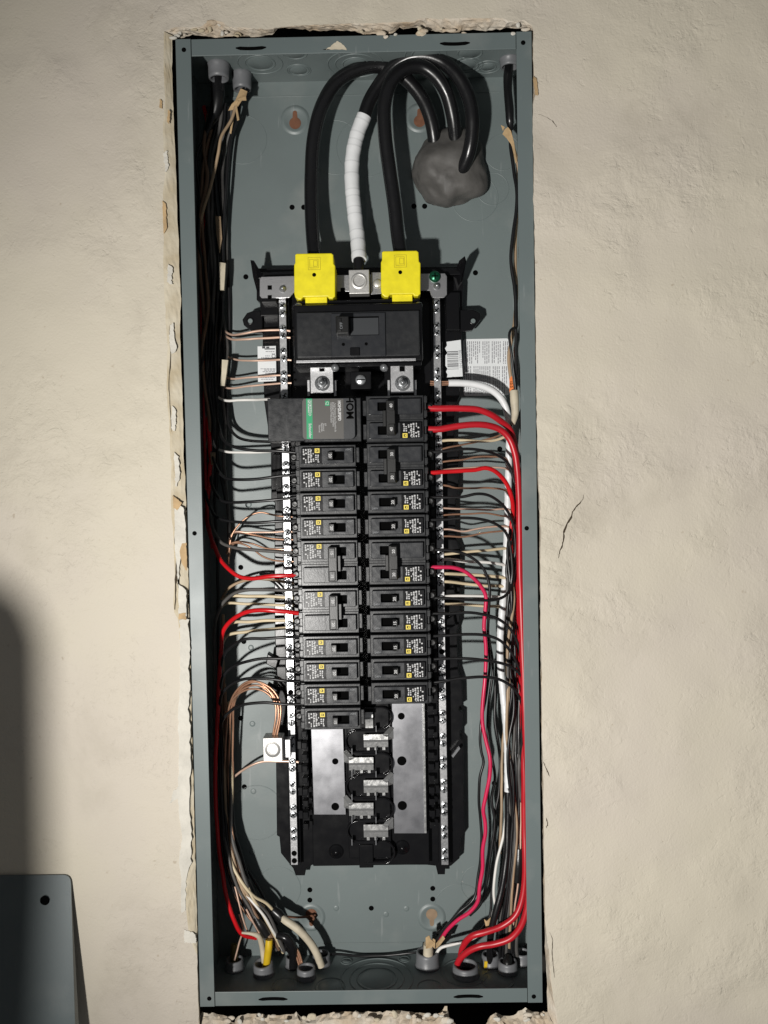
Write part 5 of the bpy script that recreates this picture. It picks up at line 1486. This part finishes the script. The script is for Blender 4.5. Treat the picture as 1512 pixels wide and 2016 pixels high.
# loose runs down this gutter
for lab, px, d, m_ in (('black wire weaving beside the crimson wire to the bottom', [(962, 1250, 60), (970, 1320, 66), (963, 1380, 66), (960, 1430, 66), (968, 1490, 66), (975, 1530, 66), (968, 1570, 66), (974, 1620, 66), (966, 1680, 66), (958, 1740, 66), (945, 1780, 68), (925, 1802, 72)], 3.4, 'w_black'),
                       ('black wire hanging beneath the long white tape', [(985, 1220, 78), (976, 1330, 78), (975, 1420, 76), (984, 1490, 74), (982, 1560, 72), (972, 1620, 70), (976, 1690, 68), (968, 1760, 64), (962, 1810, 62), (930, 1845, 62), (890, 1858, 66), (850, 1868, 70)], 3.2, 'w_black'),
                       ('tan wire hugging the long white tape', [(1004, 1180, 74), (1002, 1300, 72), (1006, 1340, 70), (990, 1460, 72), (988, 1540, 70), (986, 1620, 66), (984, 1680, 64)], 3.2, 'w_tan'),
                       ('white wire showing between black ones near the bottom', [(1010, 1330, 70), (1012, 1420, 68), (1006, 1520, 66), (992, 1640, 64), (978, 1700, 60), (972, 1760, 58), (976, 1790, 60)], 3.2, 'w_white'),
                       ('cream wire standing among black ones above the bushings', [(1018, 1600, 64), (1016, 1670, 60), (1010, 1760, 58), (1004, 1800, 58), (1002, 1860, 62)], 4.0, 'w_cream'),
                       ('copper wire glinting beside the thick red wires low down', [(1026, 1580, 58), (1024, 1680, 56), (1020, 1740, 54), (1012, 1800, 56), (1008, 1850, 62)], 2.0, 'copper_pale'),
                       ('second copper wire glinting nearest the thick red wires', [(1030, 1600, 56), (1030, 1720, 54), (1024, 1770, 54), (1014, 1830, 58)], 2.0, 'copper'),
                       ('white stripped wire reaching across to the torn sheath', [(972, 1792, 62), (962, 1820, 62), (940, 1842, 62), (905, 1856, 64), (868, 1866, 66), (858, 1880, 68)], 3.6, 'w_white')):
    wire('gutter_wire', lab, px, d, m_, 'loose wires low beside the thick red wires')
for k in range(7):
    b = 1006 + 3.5 * k
    wire('black_wire', 'black wire in the dense bundle beside the thick red wires', [(b, 1180 + 25 * k, 70), (b + 2, 1300, 68)] + jit([(b + 2, 1420, 62), (b, 1520, 58), (b - 2, 1620, 60), (b - 10 + k, 1720, 58), (b - 16 + 2 * k, 1800, 60), (b - 18 + 2 * k, 1870, 64), (b - 16 + 2 * k, 1905, 66)], 6), RND.choice([3.4, 3.8, 4.6]), RND.choice(['w_black', 'w_black', 'w_grey']), 'black wires bundled beside the thick red wires')
for k, (lab, m_) in enumerate((('black wire lying over the white tape, outermost', 'w_black'), ('black wire lying over the white tape, crossing it twice', 'w_black'), ('dusty grey wire twisting across the white tape', 'w_grey'), ('tan wire half hidden beneath wires over the white tape', 'w_tan'))):
    px = [(1012 - 2 * k, 1010 + 40 * k, 60)] + [(1006 + RND.uniform(-9, 7), v, 52 + RND.uniform(-4, 6)) for v in range(1090 + 30 * k, 1560, 90)] + [(1008 + 3 * k, 1640, 54), (1000 + 3 * k, 1740, 52), (986 + 6 * k, 1830, 56), (984 + 6 * k, 1895, 64)]
    wire('gutter_wire', lab, px, 3.4, m_, 'loose wires low beside the thick red wires')
wire('tape_wrap', 'black tape band round the bundle beside the thick red wires', [(1022, 1670, 58), (1021, 1700, 56), (1018, 1735, 56)], [11, 13, 11], 'btape', None, 14, cat='tape')
wire('tape_wrap', 'crumpled black tape on the bushing near the corner', [(1000, 1882, 58), (999, 1896, 52), (1001, 1915, 52)], [8, 12, 9], 'btape', None, 12, cat='tape')
wire('sheathed_cable', 'crinkled black cable leaving the top bushing near the flange', [(1003, 122, 60), (1000, 150, 58), (1000, 180, 56), (1003, 215, 56), (1004, 240, 58), (1006, 256, 62)], [9, 10, 9, 9.5, 8.5, 5], 'w_cable', None, 14, cat='cable')
wire('black_wire', 'black wire hanging from the crinkled cable along the flange', [(1004, 240, 60), (1006, 290, 60), (1012, 340, 58), (1017, 370, 56), (1017, 415, 56), (1010, 460, 56), (1006, 500, 56), (1008, 535, 56), (1014, 570, 56), (1015, 620, 56), (1016, 680, 56), (1016, 740, 56), (1014, 800, 60)], 4.0, 'w_black', None)
wire('black_wire', 'black wire looped tightly beside the orange piece', [(1016, 560, 58), (1017, 620, 56), (1017, 646, 54), (1009, 647, 50), (1003, 655, 48), (1004, 680, 48), (1010, 720, 50), (1015, 770, 54), (1012, 810, 58), (1004, 845, 66)], 2.8, 'w_black', None)
wire('gutter_wire', 'tan wire showing behind the black hanging wire near the top', [(1003, 262, 64), (1010, 290, 62), (1018, 320, 64), (1020, 400, 68), (1016, 450, 66), (1014, 520, 64), (1017, 560, 66), (1014, 620, 66), (1009, 660, 64), (1002, 700, 64), (1005, 740, 62), (1010, 775, 62)], 4.0, 'w_tan', None)
scrap('kraft_scrap', 'torn kraft paper on the crinkled cable near the flange', 'kraft', [[(994, 254, 56), (1000, 250, 55), (1006, 258, 55), (1012, 280, 57), (1018, 318, 60), (1015, 322, 60), (1006, 284, 58), (997, 272, 57), (989, 264, 57)], [(986, 246, 58), (994, 250, 56), (990, 258, 57)]])
og = scrap('orange_marker', 'orange plastic strip tucked between black wires by the fine print', 'orange', [[(1013, 672, 58), (1018, 670, 57), (1018, 720, 57), (1014, 724, 58), (1011, 690, 59)]], 0.003, 'cable marker')
og2 = scrap('orange_marker', 'orange printed tag just above the cream sheath end', 'orange', [[(1003, 745, 60), (1008, 740, 59), (1012, 772, 58), (1003, 773, 60)]], 0.002, 'cable marker')
text('12-2', 0.004, at(1006, 757, 0.0575), -85, 'void', og2)
wire('sheathed_cable', 'cut cream sheath end beside the flange above the red wires', [(1012, 770, 56), (1013, 790, 54), (1014, 815, 56), (1010, 835, 62)], [9.5, 9.5, 8, 5], 'sheath', None, 12, cat='cable')
sh = thing('torn_sheath', 'torn cream cable sheath standing in the bushing below the crimson wire', 'cable sheath')
wire_mb([(843, 1858, 60), (843, 1880, 62), (842, 1905, 64)], [10.5, 11.5, 11.5], 16).build('sleeve', 'sheath', sh)
scrap('flap', '', 'kraft', [[(838, 1846, 52), (845, 1842, 51), (848, 1850, 52), (856, 1856, 54), (850, 1866, 54), (838, 1868, 54)], [(858, 1858, 56), (872, 1842, 56), (876, 1848, 56), (866, 1862, 58), (858, 1868, 58)], [(852, 1848, 54), (857, 1851, 54), (856, 1868, 55), (850, 1862, 54)]], parent=sh)
scrap('kraft_scrap', 'torn kraft paper on the white wire beside the taped cable', 'kraft', [[(953, 1810, 54), (958, 1814, 53), (966, 1806, 53), (962, 1830, 55), (955, 1838, 56), (956, 1822, 55)]])
scrap('tape_scrap', 'black tape flag at the mouth of the torn sheath', 'btape', [[(858, 1836, 70), (866, 1830, 68), (876, 1840, 68), (890, 1836, 70), (884, 1852, 72), (866, 1858, 72)]], 0.001, 'tape')
scrap('yellow_tip', 'yellow sheath tip showing beside the wide bushing', 'yel_sheath', [[(954, 1893, 60), (962, 1893, 60), (962, 1906, 60), (953, 1906, 60)]], 0.004, 'cable sheath')

# ================================================================== cover leaning below, and an added unseen blocker that shades it and the wall
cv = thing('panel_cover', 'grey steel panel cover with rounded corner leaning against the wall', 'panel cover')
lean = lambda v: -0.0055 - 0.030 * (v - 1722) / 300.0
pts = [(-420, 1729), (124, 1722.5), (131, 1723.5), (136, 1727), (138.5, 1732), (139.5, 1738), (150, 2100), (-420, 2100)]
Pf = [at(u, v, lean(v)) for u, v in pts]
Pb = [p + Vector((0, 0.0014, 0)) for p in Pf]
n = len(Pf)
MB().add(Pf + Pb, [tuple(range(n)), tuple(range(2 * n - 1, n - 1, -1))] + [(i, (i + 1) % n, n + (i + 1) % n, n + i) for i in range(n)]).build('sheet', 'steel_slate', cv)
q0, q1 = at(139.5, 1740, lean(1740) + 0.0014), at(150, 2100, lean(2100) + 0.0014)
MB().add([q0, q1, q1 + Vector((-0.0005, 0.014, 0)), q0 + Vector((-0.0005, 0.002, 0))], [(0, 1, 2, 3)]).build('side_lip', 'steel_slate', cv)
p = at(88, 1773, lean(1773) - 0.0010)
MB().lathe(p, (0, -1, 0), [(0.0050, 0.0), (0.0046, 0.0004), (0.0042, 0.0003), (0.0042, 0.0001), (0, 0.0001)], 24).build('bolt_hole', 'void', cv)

bd = thing('shadow_blocker', 'upright unseen blocker added just beyond the picture edge shading the wall', 'light blocker')
MB().prism([(-0.352, -0.185), (-0.360, -0.165), (-0.382, -0.150), (-0.62, -0.120), (-0.62, -0.95), (-0.359, -0.95)], -0.62, -0.60, 0.0008).build('panel', 'blocker', bd)  # unseen shape added only to cast the soft shadow on the wall
